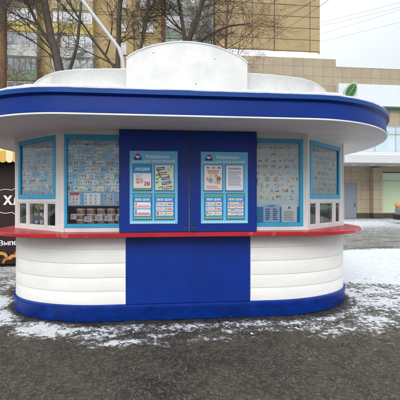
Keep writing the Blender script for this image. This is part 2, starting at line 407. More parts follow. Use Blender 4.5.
big = rng(nz_(1.3, 4, .65, .6), .35, .68); fine = nz_(38, 4, .75); peb = vor(85)
c = mixc(big, (.024, .020, .013), (.070, .058, .038))
c = mixc(mth('MULTIPLY', rng(fine, .50, .64), .75), c, (.155, .130, .088))
c = mixc(mth('MULTIPLY', rng(nz_(21, 3, .6), .53, .62), .55), c, (.125, .105, .072))
c = mixc(mth('MULTIPLY', rng(peb, .22, .08), .35), c, (.20, .18, .14))
c = mixc(mth('MULTIPLY', rng(nz9, .50, .62), .7), c, (.020, .017, .013))
# hairline cracks: contour lines of a coarse noise, broken up
vein = nz_(1.15, 4, .55); crkm = mth('MULTIPLY', rng(mth('ABSOLUTE', mth('SUBTRACT', vein, .5), 0), .0032, .0008), rng(big, .62, .74))
c = mixc(crkm, c, (.012, .011, .010))
# black soaked strip round the plinth, where melt water keeps the asphalt wet
c = mixc(mth('MULTIPLY', attr('wet'), rng(nz9, .62, .40)), c, (.012, .011, .010))
# slush road tone
sl = attr('slush')
stv = mapping((.35, 1.6, 1))
slc = mixc(rng(nz_(2.2, 4, .65, .4, stv), .38, .62), (.10, .093, .080), (.27, .26, .245))
c = mixc(sl, c, slc)
# snow mask
sn1 = nz_(3.4, 5, .68, .8); sn2 = nz_(16, 4, .7); st2 = mapping((1.0, 2.6, 1), (0, 0, R(-35))); sn3 = nz_(4.5, 5, .65, 1.2, st2)
N_ = mth('ADD', mth('ADD', mth('MULTIPLY', sn1, .30), mth('MULTIPLY', sn2, .46)), mth('MULTIPLY', sn3, .24))
N_ = rng(N_, .36, .64)
sc = mth('SUBTRACT', mth('ADD', N_, attr('snowcover')), 1.0)
mask = rng(sc, -.01, .12)
thin = mth('MULTIPLY', mth('MULTIPLY', rng(sc, -.24, .02), rng(fine, .38, .6)), .6)
c = mixc(thin, c, (.40, .40, .40))
snc = mixc(rng(sn2, .35, .7), (.80, .83, .86), (.56, .59, .62))
c = mixc(mask, c, snc)
L(c, pb.inputs['Base Color'])
rough = mth('ADD', mth('MULTIPLY', rng(big, .0, .65), .35), .38)
m_ = n.nodes.new('ShaderNodeMix'); m_.data_type = 'FLOAT'; L(mask, m_.inputs[0]); L(rough, m_.inputs[2]); m_.inputs[3].default_value = .8
L(m_.outputs[0], pb.inputs['Roughness'])
hh = mth('ADD', mth('MULTIPLY', fine, .5), mth('ADD', mth('MULTIPLY', peb, -.6), mth('MULTIPLY', nz9, 1.0)))
hh = mth('SUBTRACT', hh, mth('MULTIPLY', crkm, 1.2))
hh = mth('ADD', hh, mth('MULTIPLY', mask, 1.1))
bp = n.nodes.new('ShaderNodeBump'); bp.inputs['Strength'].default_value = .9; bp.inputs['Distance'].default_value = .014
L(hh, bp.inputs['Height']); L(bp.outputs[0], pb.inputs['Normal'])
me.materials.append(gm)

# loose crumbs of snow and grit kicked round the plinth
random.seed(5)
cl = MB()
ico = bmesh.new(); bmesh.ops.create_icosphere(ico, subdivisions=2, radius=1)
iv = [v.co.copy() for v in ico.verts]; jf = [[v.index for v in f.verts] for f in ico.faces]; ico.free()
def lump(mb, x, y, z, r, m, fl=.5, seed=0):
    o = Vector((seed * 3.1, x * 7, y * 5)); rz = random.random() * 6; c_, s_ = math.cos(rz), math.sin(rz)
    vs = []
    for v in iv:
        k = r * (1 + .55 * mnoise.noise(v * 1.3 + o)); a, b = v.x * k * 1.3, v.y * k
        vs.append((x + a * c_ - b * s_, y + a * s_ + b * c_, z + v.z * k * fl))
    mb.add(vs, jf, m, True)
for i in range(300):
    a = random.random()
    if a < .62: x = random.uniform(-2.2, 1.9); y = -.22 - abs(random.gauss(0, .12)) - (.0 if x < 0 else .05)
    elif a < .85: x = random.uniform(2.0, 4.2); y = random.uniform(-.6, 1.2)
    else: x = random.uniform(-3.1, -2.4); y = random.uniform(-.1, 1.4)
    if float(base_dist(np.array(x), np.array(y))) < .06: continue
    r = min(.014, .002 + random.expovariate(380)); lump(cl, x, y, .003, r, snow, .35, i)
tag(cl.build('snow_clumps', origin=(0, -.3, 0)), 'loose crumbs of snow scattered on the asphalt round the kiosk plinth', 'snow', kind='stuff')
gr = MB(); stone = mat('grit_stone', C(120, 112, 98), .7, var=.6, vscale=9)
for i in range(900):
    x = random.uniform(-2.6, 3); y = random.uniform(-2.6, -.3); r = .003 + random.random() * .005
    lump(gr, x, y, r * .3, r, stone, .6, i)
tag(gr.build('grit', origin=(0, -1.2, 0)), 'small stones and grit lying on the wet asphalt in front', 'grit', kind='stuff')

# ================================================================= MAIN KIOSK
K = empty('street_kiosk', (0, 1.2, 0), 'white and blue ice cream kiosk with rounded ends, red counter and blue roof rim', 'kiosk')
BP = (1.12, 2.60, .92, 0.0, 2.0)
# white lapped cladding
laps = [.215, .395, .575, .765, .945, 1.122]
prof = []
for a, b in zip(laps[:-1], laps[1:]):
    prof += [(.009, a), (.009, a + .006), (.002, b - .006), (.000, b - .003), (.000, b)]
m = MB(); m.loft([ring(plan(*BP, off=o), z) for o, z in prof], clad)
m.build('base_wall', K)
m = MB(); m.box(-.834, .834, -.030, -.015, .221, 1.121, blue, .004)
m.box(-.838, -.834, -.024, -.012, .221, 1.121, white); m.box(.834, .838, -.024, -.012, .221, 1.121, white)
for xx in (-.80, -.4, 0, .4, .80):
    for zz in (.26, 1.085): m.disc(xx, zz, .006, -.0305, plblue, 8)
tag(m.build('base_panel', K), 'plain blue panel in the middle of the base')
m = MB(); pp = [(-.02, -.02), (.022, -.0), (.03, .02), (.032, .16), (.04, .175), (.036, .205), (.02, .218), (-.03, .219)]
m.loft([ring(plan(*BP, off=o), z) for o, z in pp], plblue); m.build('plinth', K)
# counter
m = MB(); CP = (1.50, 2.82, .956, -.208, 2.1)
cp = [(-.02, 1.1225), (.0, 1.1225), (.006, 1.128), (.006, 1.166), (-.002, 1.172), (-.02, 1.173)]
m.loft([ring(plan(*CP, off=o), z) for o, z in cp], red)
pl = plan(*CP, off=-.02); m.add(ring(pl, 1.173), [list(range(len(pl)))], red); m.add(ring(pl, 1.1225), [list(range(len(pl)))[::-1]], red)
m.build('counter', K)
# upper wall: posts, header, sill; openings for windows
LB = Matrix(((.7938, .6082, 0, -2.571), (-.6085, .7937, 0, .713), (0, 0, 1, 0), (0, 0, 0, 1)))
RB = Matrix(((.7936, -.6085, 0, 1.641), (.6085, .7936, 0, 0), (0, 0, 1, 0), (0, 0, 0, 1)))
BL = 1.1715; ZT = 2.520; ZC = 1.175
def holes_wall(mb, x0, x1, holes, y0, y1, z0, z1, mt):
    """one face of wall with rectangular holes (sorted columns of stacked holes)"""
    xs = x0
    for (a, b, hz) in holes:
        mb.box(xs, a, y0, y1, z0, z1, mt)
        zs = z0
        for (c0, c1) in hz: mb.box(a, b, y0, y1, zs, c0, mt); zs = c1
        mb.box(a, b, y0, y1, zs, z1, mt); xs = b
    mb.box(xs, x1, y0, y1, z0, z1, mt)
m = MB()
holes_wall(m, -1.641, 1.641, [(-1.622, -.80, [(1.232, 2.452)]), (.80, 1.588, [(1.232, 2.440)])], 0, .06, ZC, ZT, white)
def bay(mb, M, xs, top):
    mb.M = M; a, b = xs[0][0], xs[-1][1]
    mb.box(0, a, 0, .06, ZC, ZT, white); mb.box(b, BL, 0, .06, ZC, ZT, white)
    mb.box(a, b, 0, .06, ZC, 1.228, white); mb.box(a, b, 0, .06, 1.566, 1.613, white); mb.box(a, b, 0, .06, top, ZT, white)
    for (p, q) in zip(xs[:-1], xs[1:]): mb.box(p[1], q[0], 0, .06, 1.228, 1.566, white)
    mb.M = Matrix.Identity(4)
SL = [(.075, .296), (.344, .749), (.789, 1.012)]; SR = [(.087, .294), (.375, .820), (.905, 1.066)]
bay(m, LB, SL, 2.462); bay(m, RB, SR, 2.445)
# corner posts stand a little proud, sides and back
for x, y in ((-1.641, 0), (1.641, 0)): m.lathe(x, y + .02, [(.034, ZC), (.034, ZT)], white, 12)
for x, y in ((-2.571, .713), (2.571, .713)): m.lathe(x * .994, y + .01, [(.03, ZC), (.03, ZT)], white, 12)
for sgn in (-1, 1):
    m.box(sgn * 2.535 - .03, sgn * 2.535 + .03, .74, 1.69, ZC, ZT, white)
m.box(-1.64, 1.64, 2.34, 2.40, ZC, ZT, white)
for A, B in (((-2.55, 1.68), (-1.63, 2.38)), ((1.63, 2.38), (2.55, 1.68))):
    A, B = Vector(A), Vector(B); dd = (B - A).normalized(); nn = Vector((-dd.y, dd.x)) * .03
    m.prism([tuple(A - nn), tuple(B - nn), tuple(B + nn), tuple(A + nn)], ZC, ZT, white)
m.build('upper_wall', K)
m = MB(); m.box(-2.4, 2.4, .8, .83, ZC, ZT - .01, dark); m.build('partition', K)
# side rail seen at the right edge
m = MB(); m.tube([(2.615, .80, 1.19), (2.615, .80, 1.33)], .018, white, 8); m.build('side_rail', K); m = MB(); m.box(2.57, 2.61, .79, .83, 1.52, 1.60, white, .004)
m.build('side_bracket', K)

# ---------------- windows with posters
random.seed(11)
YEL = flat(226, 208, 70); RED = flat(196, 60, 70); WH = flat(238, 240, 244); DBL = flat(40, 60, 150); BRN = flat(120, 78, 60)
PNK = flat(214, 150, 170); GRN = flat(70, 150, 80); GRY = flat(120, 126, 140); DK = flat(60, 60, 75); LBL = flat(120, 190, 226)
PRT = [mat('print_%d' % i, C(*a), .5, col2=C(*b), vscale=70, detail=3, lo=.42, hi=.58) for i, (a, b) in enumerate((((150, 90, 66), (236, 226, 214)), ((206, 120, 146), (244, 232, 236)), ((50, 80, 160), (214, 222, 236)),
     ((190, 60, 66), (240, 214, 190)), ((110, 116, 130), (226, 228, 232)), ((92, 60, 52), (196, 150, 110)), ((60, 130, 76), (226, 232, 200)), ((214, 170, 90), (246, 236, 214)), ((80, 70, 90), (200, 190, 210))))]
def product(mb, x, z, s, y, kind):
    """tiny printed ice cream: stick bar, cone, cup or packet"""
    mm = random.choice(PRT)
    if kind == 0: mb.poly([(x - s * .3, z - s * .3), (x + s * .3, z - s * .3), (x + s * .3, z + s * .4), (x, z + s * .6), (x - s * .3, z + s * .4)], y, mm); mb.quad(x - s * .07, x + s * .07, z - s * .7, z - s * .3, y, flat(220, 190, 140))
    elif kind == 1: mb.poly([(x, z - s * .7), (x + s * .32, z + s * .1), (x - s * .32, z + s * .1)], y, flat(200, 150, 90)); mb.disc(x, z + s * .22, s * .32, y - .0004, mm, 10)
    elif kind == 2: mb.poly([(x - s * .35, z + s * .2), (x - s * .25, z - s * .4), (x + s * .25, z - s * .4), (x + s * .35, z + s * .2)], y, mm); mb.disc(x, z + s * .25, s * .38, y - .0004, WH, 10, s * .15)
    else: mb.quad(x - s * .5, x + s * .5, z - s * .25, z + s * .25, y, mm); mb.quad(x - s * .3, x + s * .3, z - s * .08, z + s * .1, y - .0004, WH)
def poster_menu(mb, x0, x1, z0, z1, y, base, rows, cols, pale=False, dens=1):  # pale: lighter inks, imitating reflected sky on the glass
    bgc = base; mb.quad(x0, x1, z0, z1, y, bgc)
    H = (z1 - z0); Wd = x1 - x0
    mb.quad(x0, x1, z1 - H * .045, z1 - H * .02, y - .001, WH if not pale else flat(205, 218, 226))
    rh = H / (rows + .5); y_ = y
    for r in range(rows):
        zc = z1 - H * .06 - rh * (r + .5)
        if r % 3 == 1: mb.quad(x0 + .008, x1 - .008, zc - rh * .44, zc + rh * .44, y - .0005, flat(132, 198, 234) if not pale else flat(206, 218, 226))
        xx = x0 + .02
        while xx < x1 - .04:      # small illegible print above each row
            ln = random.uniform(.006, .022); mb.quad(xx, xx + ln, zc + rh * .40, zc + rh * .47, y - .001, WH); xx += ln + random.uniform(.005, .03)
        xx = x0 + .015
        while xx < x1 - .05:      # clusters of packets, sticks, cones and tubs of varied size
            n_ = random.choice((1, 2, 2, 3, 3)); kd = random.randrange(4); s_ = rh * random.uniform(.36, .60); st = s_ * random.uniform(.55, .8); wc = n_ * st + s_ * .4
            if xx + wc > x1 - .01: break
            if random.random() > dens: xx += wc; continue
            if random.random() < .45: mb.quad(xx - .003, xx + wc + .003, zc - rh * .40, zc + rh * .36, y - .0008, WH if not pale else flat(218, 226, 230))
            for k in range(n_): product(mb, xx + s_ * .4 + k * st, zc + random.uniform(-.06, .06) * rh, s_, y - .0014 - .0005 * k, kd)
            if random.random() < .55: mb.disc(xx + wc * random.random(), zc + rh * random.choice((.26, -.3)), rh * random.uniform(.14, .24), y - .0032, YEL if random.random() < .85 else WH, 8, rh * .12)
            mb.quad(xx + wc * .3, xx + wc * .3 + rh * .3, zc - rh * .44, zc - rh * .33, y - .0034, random.choice((YEL, WH, WH, RED)))
            xx += wc + random.uniform(.004, .02) * (1 + pale)
def window(M, x0, x1, z0, z1, fw, fn, wl=None, mt=cyan, lab=None, wt=None, y0=-.008, name='window', inset=.012):
    mb = MB(); mb.M = M; mb.frame(x0, x1, z0, z1, fw, y0, .05, mt, wl, wt)
    o = mb.build(name, K)
    if lab: o['label'] = lab
    p = MB(); p.M = M; p.quad(x0 + fw * .6, x1 - fw * .6, z0 + fw * .6, z1 - fw * .6, inset, glass); p.build('pane', o, recalc=False)
    if fn: q_ = MB(); q_.M = M; fn(q_); q_.build('poster', o, recalc=False)
    return o
IM = Matrix.Identity(4)
P1 = flat(136, 204, 240); P2 = flat(206, 222, 230)  # right front poster tone is paled to imitate reflection on its glass
def pw1(mb):
    poster_menu(mb, -1.61, -.80, 1.70, 2.42, .026, P1, 8, 8)
    mb.quad(-1.61, -.80, 1.515, 1.70, .026, flat(120, 180, 220))
    for a, b, m_ in ((-1.58, -1.43, flat(226, 228, 244)), (-1.38, -1.17, WH), (-1.13, -.99, flat(176, 200, 220)), (-.97, -.82, flat(150, 190, 224))):
        mb.quad(a, b, 1.53, 1.685, .025, m_)
        for r in range(3):
            for k in range(3): mb.quad(a + .012 + k * (b - a - .02) / 3, a + .032 + k * (b - a - .02) / 3, 1.545 + r * .045, 1.575 + r * .045, .024, random.choice(PRT))
    mb.quad(-1.56, -1.44, 1.66, 1.69, .023, RED)
window(IM, -1.622, -.80, 1.232, 2.452, .05, pw1, wl=.035, wt=.06, lab='cyan framed window full of ice cream pictures above stacked tubs')
def pw2(mb):
    poster_menu(mb, .80, 1.58, 1.60, 2.40, .026, P2, 9, 8, True, .9)
    mb.quad(.80, 1.58, 1.50, 1.60, .0285, P2); mb.quad(.80, 1.58, 1.26, 1.515, .030, flat(60, 140, 196))
    # two sheets at the foot of the window
    mb.quad(1.03, 1.265, 1.285, 1.535, .027, flat(178, 208, 232)); mb.text('НОМЕР', 1.15, 1.51, .03, .025, DBL, .01)
    for r in range(6):
        for k in range(2): mb.quad(1.06 + k * .105, 1.13 + k * .105 + random.uniform(-.02, .0), 1.32 + r * .028, 1.333 + r * .028, .025, DBL)
    mb.quad(1.29, 1.51, 1.285, 1.535, .026, flat(226, 232, 238)); mb.poly([(1.375, 1.475), (1.425, 1.475), (1.40, 1.51)], .024, flat(60, 110, 180))
    for r in range(7): mb.quad(1.32, 1.48 - random.uniform(0, .05), 1.31 + r * .02, 1.316 + r * .02, .024, GRY)
window(IM, .80, 1.588, 1.232, 2.440, .05, pw2, lab='cyan framed window with a reflection-paled menu poster and two notices at its foot')
def pw3(mb): poster_menu(mb, .12, .98, 1.64, 2.42, .026, flat(172, 214, 234), 8, 6, False, .75)
window(LB, .075, 1.012, 1.611, 2.460, .060, pw3, lab='cyan framed window angled round the left corner with a pale ice cream poster')
def pw4(mb): poster_menu(mb, .12, 1.04, 1.64, 2.40, .026, flat(212, 226, 232), 9, 7, True, .8)  # glass reflection imitated by paling the poster colours
window(RB, .087, 1.066, 1.613, 2.443, .060, pw4, lab='cyan framed window angled round the right corner with a reflection-paled poster')
for M, xs in ((LB, SL), (RB, SR)):
    for a, b in xs: window(M, a, b, 1.228, 1.566, .022, None, mt=white, name='small_window', y0=.006)

# ---------------- blue shutters in the middle
for sgn in (-1, 1):
    a, b = (-.909, -.008) if sgn < 0 else (.008, .909)
    m = MB(); m.box(a, b, -.085, -.035, 1.176, 2.508, blue, .005)
    m.box(a + .01, b - .01, -.035, .0, 1.2, 2.49, blue)
    sh = m.build('shutter', K)
    for z in (1.35, 1.85, 2.35):
        h = MB(); xx = a + .004 if sgn < 0 else b - .004
        h.tube([(xx, -.086, z - .035), (xx, -.086, z + .035)], .008, blue, 8); h.build('hinge', sh)
    h = MB(); xx = b - .05 if sgn < 0 else a + .045
    h.box(xx - .006, xx + .006, -.093, -.085, 1.178, 1.29, black); h.tube([(xx - .02, -.1, 1.225), (xx + .02, -.1, 1.225)], .005, steel, 6)
    h.tube([(xx, -.098, 1.18), (xx, -.098, 1.25)], .004, steel, 6); h.build('latch', sh)

# ---------------- information boards
BG = flat(108, 188, 230); BG2 = flat(108, 192, 234)
def board(x0, x1, lab):
    m = MB(); m.box(x0, x1, -.092, -.0855, 1.283, 2.232, BG)
    m.quad(x0 + .004, x1 - .004, 1.287, 1.62, -.0925, BG2)
    # little house-shaped emblem with a red and white ball
    cx = x0 + .105
    m.poly([(cx - .048, 2.115), (cx + .048, 2.115), (cx + .048, 2.15), (cx + .036, 2.158), (cx - .036, 2.158), (cx - .048, 2.15)], -.093, flat(24, 66, 140))
    m.disc(cx, 2.165, .034, -.0935, flat(30, 80, 160)); m.disc(cx, 2.168, .03, -.094, WH)
    m.poly([(cx + .03 * math.cos(t), 2.168 + .03 * math.sin(t)) for t in [R(a) for a in range(-10, 191, 20)]] + [(cx - .008, 2.170), (cx + .008, 2.160)], -.0945, flat(210, 50, 56))
    for k in range(7): m.quad(cx - .075 + k * .0215, cx - .061 + k * .0215, 2.083, 2.104, -.093, WH); m.quad(cx - .072 + k * .0215, cx - .066 + k * .0215, 2.088, 2.098, -.0933, BG)
    m.text('Информация', x0 + .205, 2.163, .062, -.093, WH, .012, 'LEFT', width=.30)
    m.text('для покупателей', x0 + .185, 2.105, .055, -.093, WH, .012, 'LEFT', width=.40)
    xx = x0 + .02
    while xx < x1 - .03: m.quad(xx, xx + .022, 1.296, 1.311, -.093, WH); xx += .034
    o = m.build('information_board', K, recalc=False); o['label'] = lab; return o
def leaflet(bd, x0, x1, z0, z1, fn, lab):
    m = MB(); m.box(x0 - .008, x1 + .008, -.0965, -.0922, z0 - .012, z1 + .008, flat(24, 88, 150)); fn(m, x0, x1, z0, z1, -.098); m.add([(x0, -.0975, z0), (x1, -.0975, z0), (x1, -.0975, z1), (x0, -.0975, z1)], [(0, 1, 2, 3)], WH)
    o = m.build('leaflet', bd, recalc=False); o['label'] = lab
def lf_sale(m, a, b, c_, d_, y):
    w_ = b - a; m.quad(a, b, d_ - .11, d_, y, flat(40, 140, 204)); m.text('АКЦИЯ', (a + b) / 2, d_ - .055, .052, y - .0006, WH, .02)
    m.quad(a + .01, b - .01, c_ + .03, d_ - .112, y, flat(236, 238, 240)); m.quad(a, b, c_, c_ + .03, y, flat(120, 170, 90))
    m.poly([(a + .03, c_ + .15), (a + .12, c_ + .155), (a + .125, c_ + .12), (a + .11, c_ + .08), (a + .09, c_ + .1), (a + .05, c_ + .075), (a + .035, c_ + .1)], y - .0006, PRT[3])
    m.quad(a + .045, a + .10, c_ + .11, c_ + .135, y - .001, flat(230, 190, 190)); m.text('20', b - .055, c_ + .085, .075, y - .001, flat(204, 40, 60), .03)
    for k in range(3): m.quad(a + .03, a + .11 - k * .012, d_ - .135 - k * .017, d_ - .13 - k * .017, y - .0006, GRY)
def lf_green(m, a, b, c_, d_, y):
    m.quad(a, b, c_, d_, y, flat(214, 226, 206)); random.seed(3)
    for k in range(34):
        x = random.uniform(a + .02, b - .02); z = random.uniform(c_ + .02, d_ - .02)
        if abs(x - (a + b) / 2) < .05 and z > c_ + .06: continue
        t = random.random() * 6; r1, r2 = .022, .009
        m.poly([(x + r1 * math.cos(p) * math.cos(t) - r2 * math.sin(p) * math.sin(t), z + r1 * math.cos(p) * math.sin(t) + r2 * math.sin(p) * math.cos(t)) for p in [i * .8 for i in range(8)]], y - .0004 - k * .00001, random.choice((flat(90, 160, 70), flat(130, 190, 100), flat(60, 130, 60))))
    for k, (cc, dx) in enumerate(((flat(60, 50, 130), -.05), (flat(150, 90, 60), -.02), (flat(70, 60, 120), .015), (flat(60, 70, 140), .02), (flat(160, 110, 60), .05))):
        x, z = (a + b) / 2 + dx, d_ - .05 - k * .062; t = .12
        hw, hh = .052, .02; m.poly([(x - hw, z - hh - t * hw), (x + hw, z - hh + t * hw), (x + hw, z + hh + t * hw), (x - hw, z + hh - t * hw)], y - .0012, cc)
        for q_ in range(5): m.quad(x - .04 + q_ * .018, x - .03 + q_ * .018, z - .009, z + .009, y - .0016, WH)
def lf_price(rows, cols, mark):
    def f(m, a, b, c_, d_, y):
        m.quad(a, b, c_, d_, y, flat(44, 142, 206)); m.quad(a, b, d_ - .045, d_, y - .0003, flat(96, 170, 160)); m.text('ШОК-ЦЕНА', (a + b) / 2, d_ - .075, .04, y - .0006, WH, .03, width=(b - a) * .8)
        m.quad(a, b, c_, c_ + .028, y - .0003, flat(124, 176, 120)); H = d_ - .11 - c_ - .035; W_ = b - a
        random.seed(rows * 7 + cols)
        for r in range(rows):
            for k in range(cols):
                x0 = a + .012 + k * (W_ - .02) / cols; x1 = x0 + (W_ - .02) / cols - .008; z1 = d_ - .11 - r * H / rows; z0 = z1 - H / rows + .012
                m.poly([(x0, z0), (x1, z0), (x1 + .004, (z0 + z1) / 2), (x1, z1), (x0, z1)], y - .0006, WH)
                m.quad(x0 + .006, x0 + .034, z0 + .006, z1 - .006, y - .0012, random.choice(PRT))
                m.quad(x0 + .04, x1 - .006, z0 + .012, z0 + .03, y - .0012, random.choice((flat(220, 150, 160), flat(226, 170, 120), flat(210, 90, 100))))
                m.quad(x0 + .04, x1 - .014, z0 + .038, z0 + .043, y - .0012, GRY)
        if mark: m.disc(a + .04, c_ + .055, .024, y - .0016, flat(130, 170, 90)); m.disc(a + .04, c_ + .055, .012, y - .002, WH)
    return f
def lf_red(m, a, b, c_, d_, y):
    m.quad(a, b, c_, d_, y, flat(232, 226, 220)); W_ = b - a
    for k, cc in enumerate((flat(70, 110, 180), flat(110, 160, 100), flat(40, 90, 190))): m.disc(a + .05 + k * .075, d_ - .035, .02, y - .0006, cc, 10, .011)
    for k in range(3): m.quad(a + .04 + k * .006, b - .04 - k * .006, d_ - .075 - k * .017, d_ - .067 - k * .017, y - .0006, flat(206, 70, 70))
    for k, (dx, dz, r, cc) in enumerate(((-.075, .15, .02, flat(170, 80, 70)), (-.03, .19, .026, flat(214, 170, 140)), (-.03, .13, .034, flat(206, 190, 150)), (.035, .19, .024, flat(190, 90, 80)), (.03, .12, .028, flat(160, 190, 130)), (.075, .15, .03, flat(80, 70, 80)), (.07, .105, .022, flat(60, 60, 70)))):
        m.disc((a + b) / 2 + dx, c_ + dz, r, y - .0008 - k * .0002, PRT[(k * 4 + 3) % 9], 9, r * 1.15)
    for k in range(3): m.quad(a + .03, b - .03 - k * .02, c_ + .02 + k * .016, c_ + .026 + k * .016, y - .0006, flat(206, 110, 100))
def lf_doc(m, a, b, c_, d_, y):
    m.quad(a, b, c_, d_, y, flat(230, 232, 240)); m.text('ПРАВИЛА', (a + b) / 2, d_ - .045, .034, y - .0006, DK, .015); random.seed(8)
    z = d_ - .085
    while z > c_ + .05: m.quad(a + .03, b - .03 - random.uniform(0, .04), z, z + .005, y - .0006, flat(120, 124, 140) if random.random() < .7 else DBL); z -= .0155
B1 = board(-.773, -.153, 'light blue information board on the left shutter with a bright green leafy leaflet')
B2 = board(.153, .784, 'light blue information board on the right shutter with a plain white text sheet')
leaflet(B1, -.725, -.497, 1.722, 2.052, lf_sale, 'leaflet with a blue sale heading and red figures'); leaflet(B1, -.447, -.205, 1.722, 2.052, lf_green, 'leaflet with green leaves and tilted purple and brown word labels')
leaflet(B1, -.725, -.492, 1.345, 1.675, lf_price(2, 1, 0), 'blue price leaflet with two white boxes'); leaflet(B1, -.447, -.200, 1.345, 1.675, lf_price(3, 2, 0), 'blue price leaflet with six small white boxes')
leaflet(B2, .196, .435, 1.722, 2.055, lf_red, 'cream leaflet with red headings and food pictures'); leaflet(B2, .487, .722, 1.722, 2.055, lf_doc, 'plain white sheet of small text')
leaflet(B2, .206, .442, 1.345, 1.678, lf_price(3, 2, 1), 'blue price leaflet with a round green stamp'); leaflet(B2, .498, .735, 1.345, 1.678, lf_price(4, 2, 0), 'blue price leaflet crowded with white boxes')

# ---------------- roof: fascia, soffit, parapets, board
AP = (1.28, 3.12, 1.19, -.925, 2.0)
m = MB()
fp = [(.008, 2.482), (.012, 2.486), (.012, 2.506), (0, 2.514), (0, 2.655), (.018, 2.668), (.034, 2.678)]
m.loft([ring(plan(*AP, off=o, N=40), z) for o, z in fp], fasblue); m.build('fascia', K)
m = MB(); fp = [(.0345, 2.678), (.036, 2.722), (.026, 2.730), (-.06, 2.731)]
m.loft([ring(plan(*AP, off=o, N=40), z) for o, z in fp], rimblue); m.build('drip_edge', K)
m = MB()
m.loft([ring(plan(*AP, off=o, N=40), z) for o, z in ((.004, 2.484), (.012, 2.478), (.012, 2.464), (.0, 2.462), (-.10, 2.478), (-.35, 2.511), (-.60, 2.513))], soffit)
pl = plan(*AP, off=-.60, N=40); m.add(ring(pl, 2.513), [list(range(len(pl)))[::-1]], soffit)
m.build('soffit', K)
m = MB(); pl = plan(*AP, off=-.06, N=40); m.add(ring(pl, 2.7312), [list(range(len(pl)))], white); m.build('roof_deck', K)
PP = (.76, 2.42, .964, .275, 2.06)
m = MB()
prof = [(0, 2.735), (0, 3.16), (.012, 3.165), (.012, 3.19), (0, 3.195), (0, 3.415), (.008, 3.425), (.008, 3.44), (-.05, 3.44), (-.05, 2.735)]
def pdrop(x, z): t = max(0, (abs(x) - 1.7) / .72); return z - (.15 * t ** 2 * min(1, (z - 2.735) / .4) if z > 2.74 else 0)
m.loft([[(x, y, pdrop(x, z)) for x, y in plan(*PP, off=o, N=36)] for o, z in prof], white)
for o_ in (6, 12, 18, 24, 50, 56, 62): pass
m.build('parapet', K)
arc = [(-.843, 2.733), (.824, 2.733), (.824, 3.513)]
for i in range(1, 32):
    t = i / 32; x = .824 - 1.667 * t; arc.append((x, 3.513 + .256 * (1 - (2 * t - 1) ** 2) ** .82))
arc += [(-.843, 3.51)]
m = MB(); m.prism_xz(arc, .10, .16, white); 
inner = [(x * .975 - .0, 2.75 + (z - 2.733) * .97) for x, z in arc]
rim = arc[2:]
m.tube([(x, .10, z) for x, z in rim], .012, white, 8)
for px, pz in ((-.48, 3.60), (.36, 3.55), (-.6, 2.95), (.1, 3.2)): m.disc(px, pz, .009, .0985, GRY, 8)
m.build('gable_board', K)
# snow lying on the roof edge and on the tops of the parapets
def snow_strip(mb, pl, z, w0, w1, amp, seed, i0=0, i1=None, arcs=None):
    N_ = len(pl); rings = []
    for i in range(N_):
        a = Vector(pl[i - 1]); b = Vector(pl[(i + 1) % N_]); dd = (b - a); dd = dd.normalized() if dd.length else Vector((1, 0)); nn = Vector((dd.y, -dd.x)); p = Vector(pl[i])
        h = amp * (.55 + .9 * abs(mnoise.noise(Vector((p.x * 1.7, p.y * 1.7, seed)))) + .25 * mnoise.noise(Vector((p.x * 9, p.y * 9, seed))))
        e = w0 + .012 * mnoise.noise(Vector((p.x * 6, p.y * 6, seed + 4)))
        rings.append([(p.x + nn.x * o, p.y + nn.y * o, z + zz) for o, zz in ((e, 0), (e + .002, h * .5), (e - .02, h), ((w0 + w1) / 2, h * 1.15), (w1, h), (w1 - .01, 0))])
    rings.append(rings[0]); k = 6
    mb.add([q for r in rings for q in r], [(i * k + j, i * k + j + 1, (i + 1) * k + j + 1, (i + 1) * k + j) for i in range(N_) for j in range(k - 1)], snow, True)
def densify(pl, st=.08):
    o = []
    for i in range(len(pl)):
        a, b = Vector(pl[i]), Vector(pl[(i + 1) % len(pl)]); nn = max(1, int((b - a).length / st))
        for j in range(nn):
            p = a.lerp(b, j / nn)
            if not o or (Vector(o[-1]) - p).length > .004: o.append(tuple(p))
    return o
m = MB(); snow_strip(m, densify(plan(*AP, N=40)), 2.7315, .022, -.55, .045, 1)
pp_ = densify(plan(*PP, off=-.02, N=36)); k0 = len(m.v); snow_strip(m, pp_, 3.4402, .022, -.03, .016, 7)
m.v[k0:] = [(x, y, pdrop(x, z)) for x, y, z in m.v[k0:]]
tag(m.build('roof_snow', origin=(0, 1.2, 2.73)), 'thin white snow lying along the kiosk roof edge and on its parapet', 'snow', kind='stuff')

# ---------------- goods behind the glass
lid = mat('tub_lid', C(222, 214, 206), .4); tubm = mat('tub_body', C(110, 56, 56), .45, var=.5, vscale=24, col2=C(214, 170, 150)); tagm = flat(232, 224, 240)
SH = empty('display_shelf', (-1.22, .16, 1.235), 'dark shelf holding stacked ice cream tubs inside the left front window', 'shelf')
m = MB(); m.box(-1.60, -.82, .062, .30, 1.245, 1.268, dark); m.build('shelf_board', SH)
m = MB(); m.box(-1.60, -.82, .30, .315, 1.245, 1.513, dark); m.build('back_panel', SH)
cols = ['leftmost', 'second', 'third', 'fourth', 'fifth']; rws = ['bottom', 'middle', 'top']
proto = None; ptag = None
for ci in range(5):
    for ri in range(3):
        x = -1.455 + ci * .135; z = 1.269 + ri * .072; lab = '%s tub of the %s stack behind the left front window' % (rws[ri], cols[ci])
        if proto is None:
            proto = empty('ice_cream_tub', (x, .15, z), lab, 'tub', 'ice cream tubs stacked in the left front window')
            b_ = MB(); b_.lathe(x, .15, [(.054, z), (.060, z + .046)], tubm, 18); b_.build('cup', proto)
            b_ = MB(); b_.lathe(x, .15, [(.064, z + .0465), (.064, z + .060), (.058, z + .069)], lid, 18); b_.build('lid', proto)
        else:
            t_ = proto.copy(); S.collection.objects.link(t_); t_.location = (x + random.uniform(-.004, .004), .15, z); t_['label'] = lab
            for ch in proto.children: c_ = ch.copy(); S.collection.objects.link(c_); c_.parent = t_
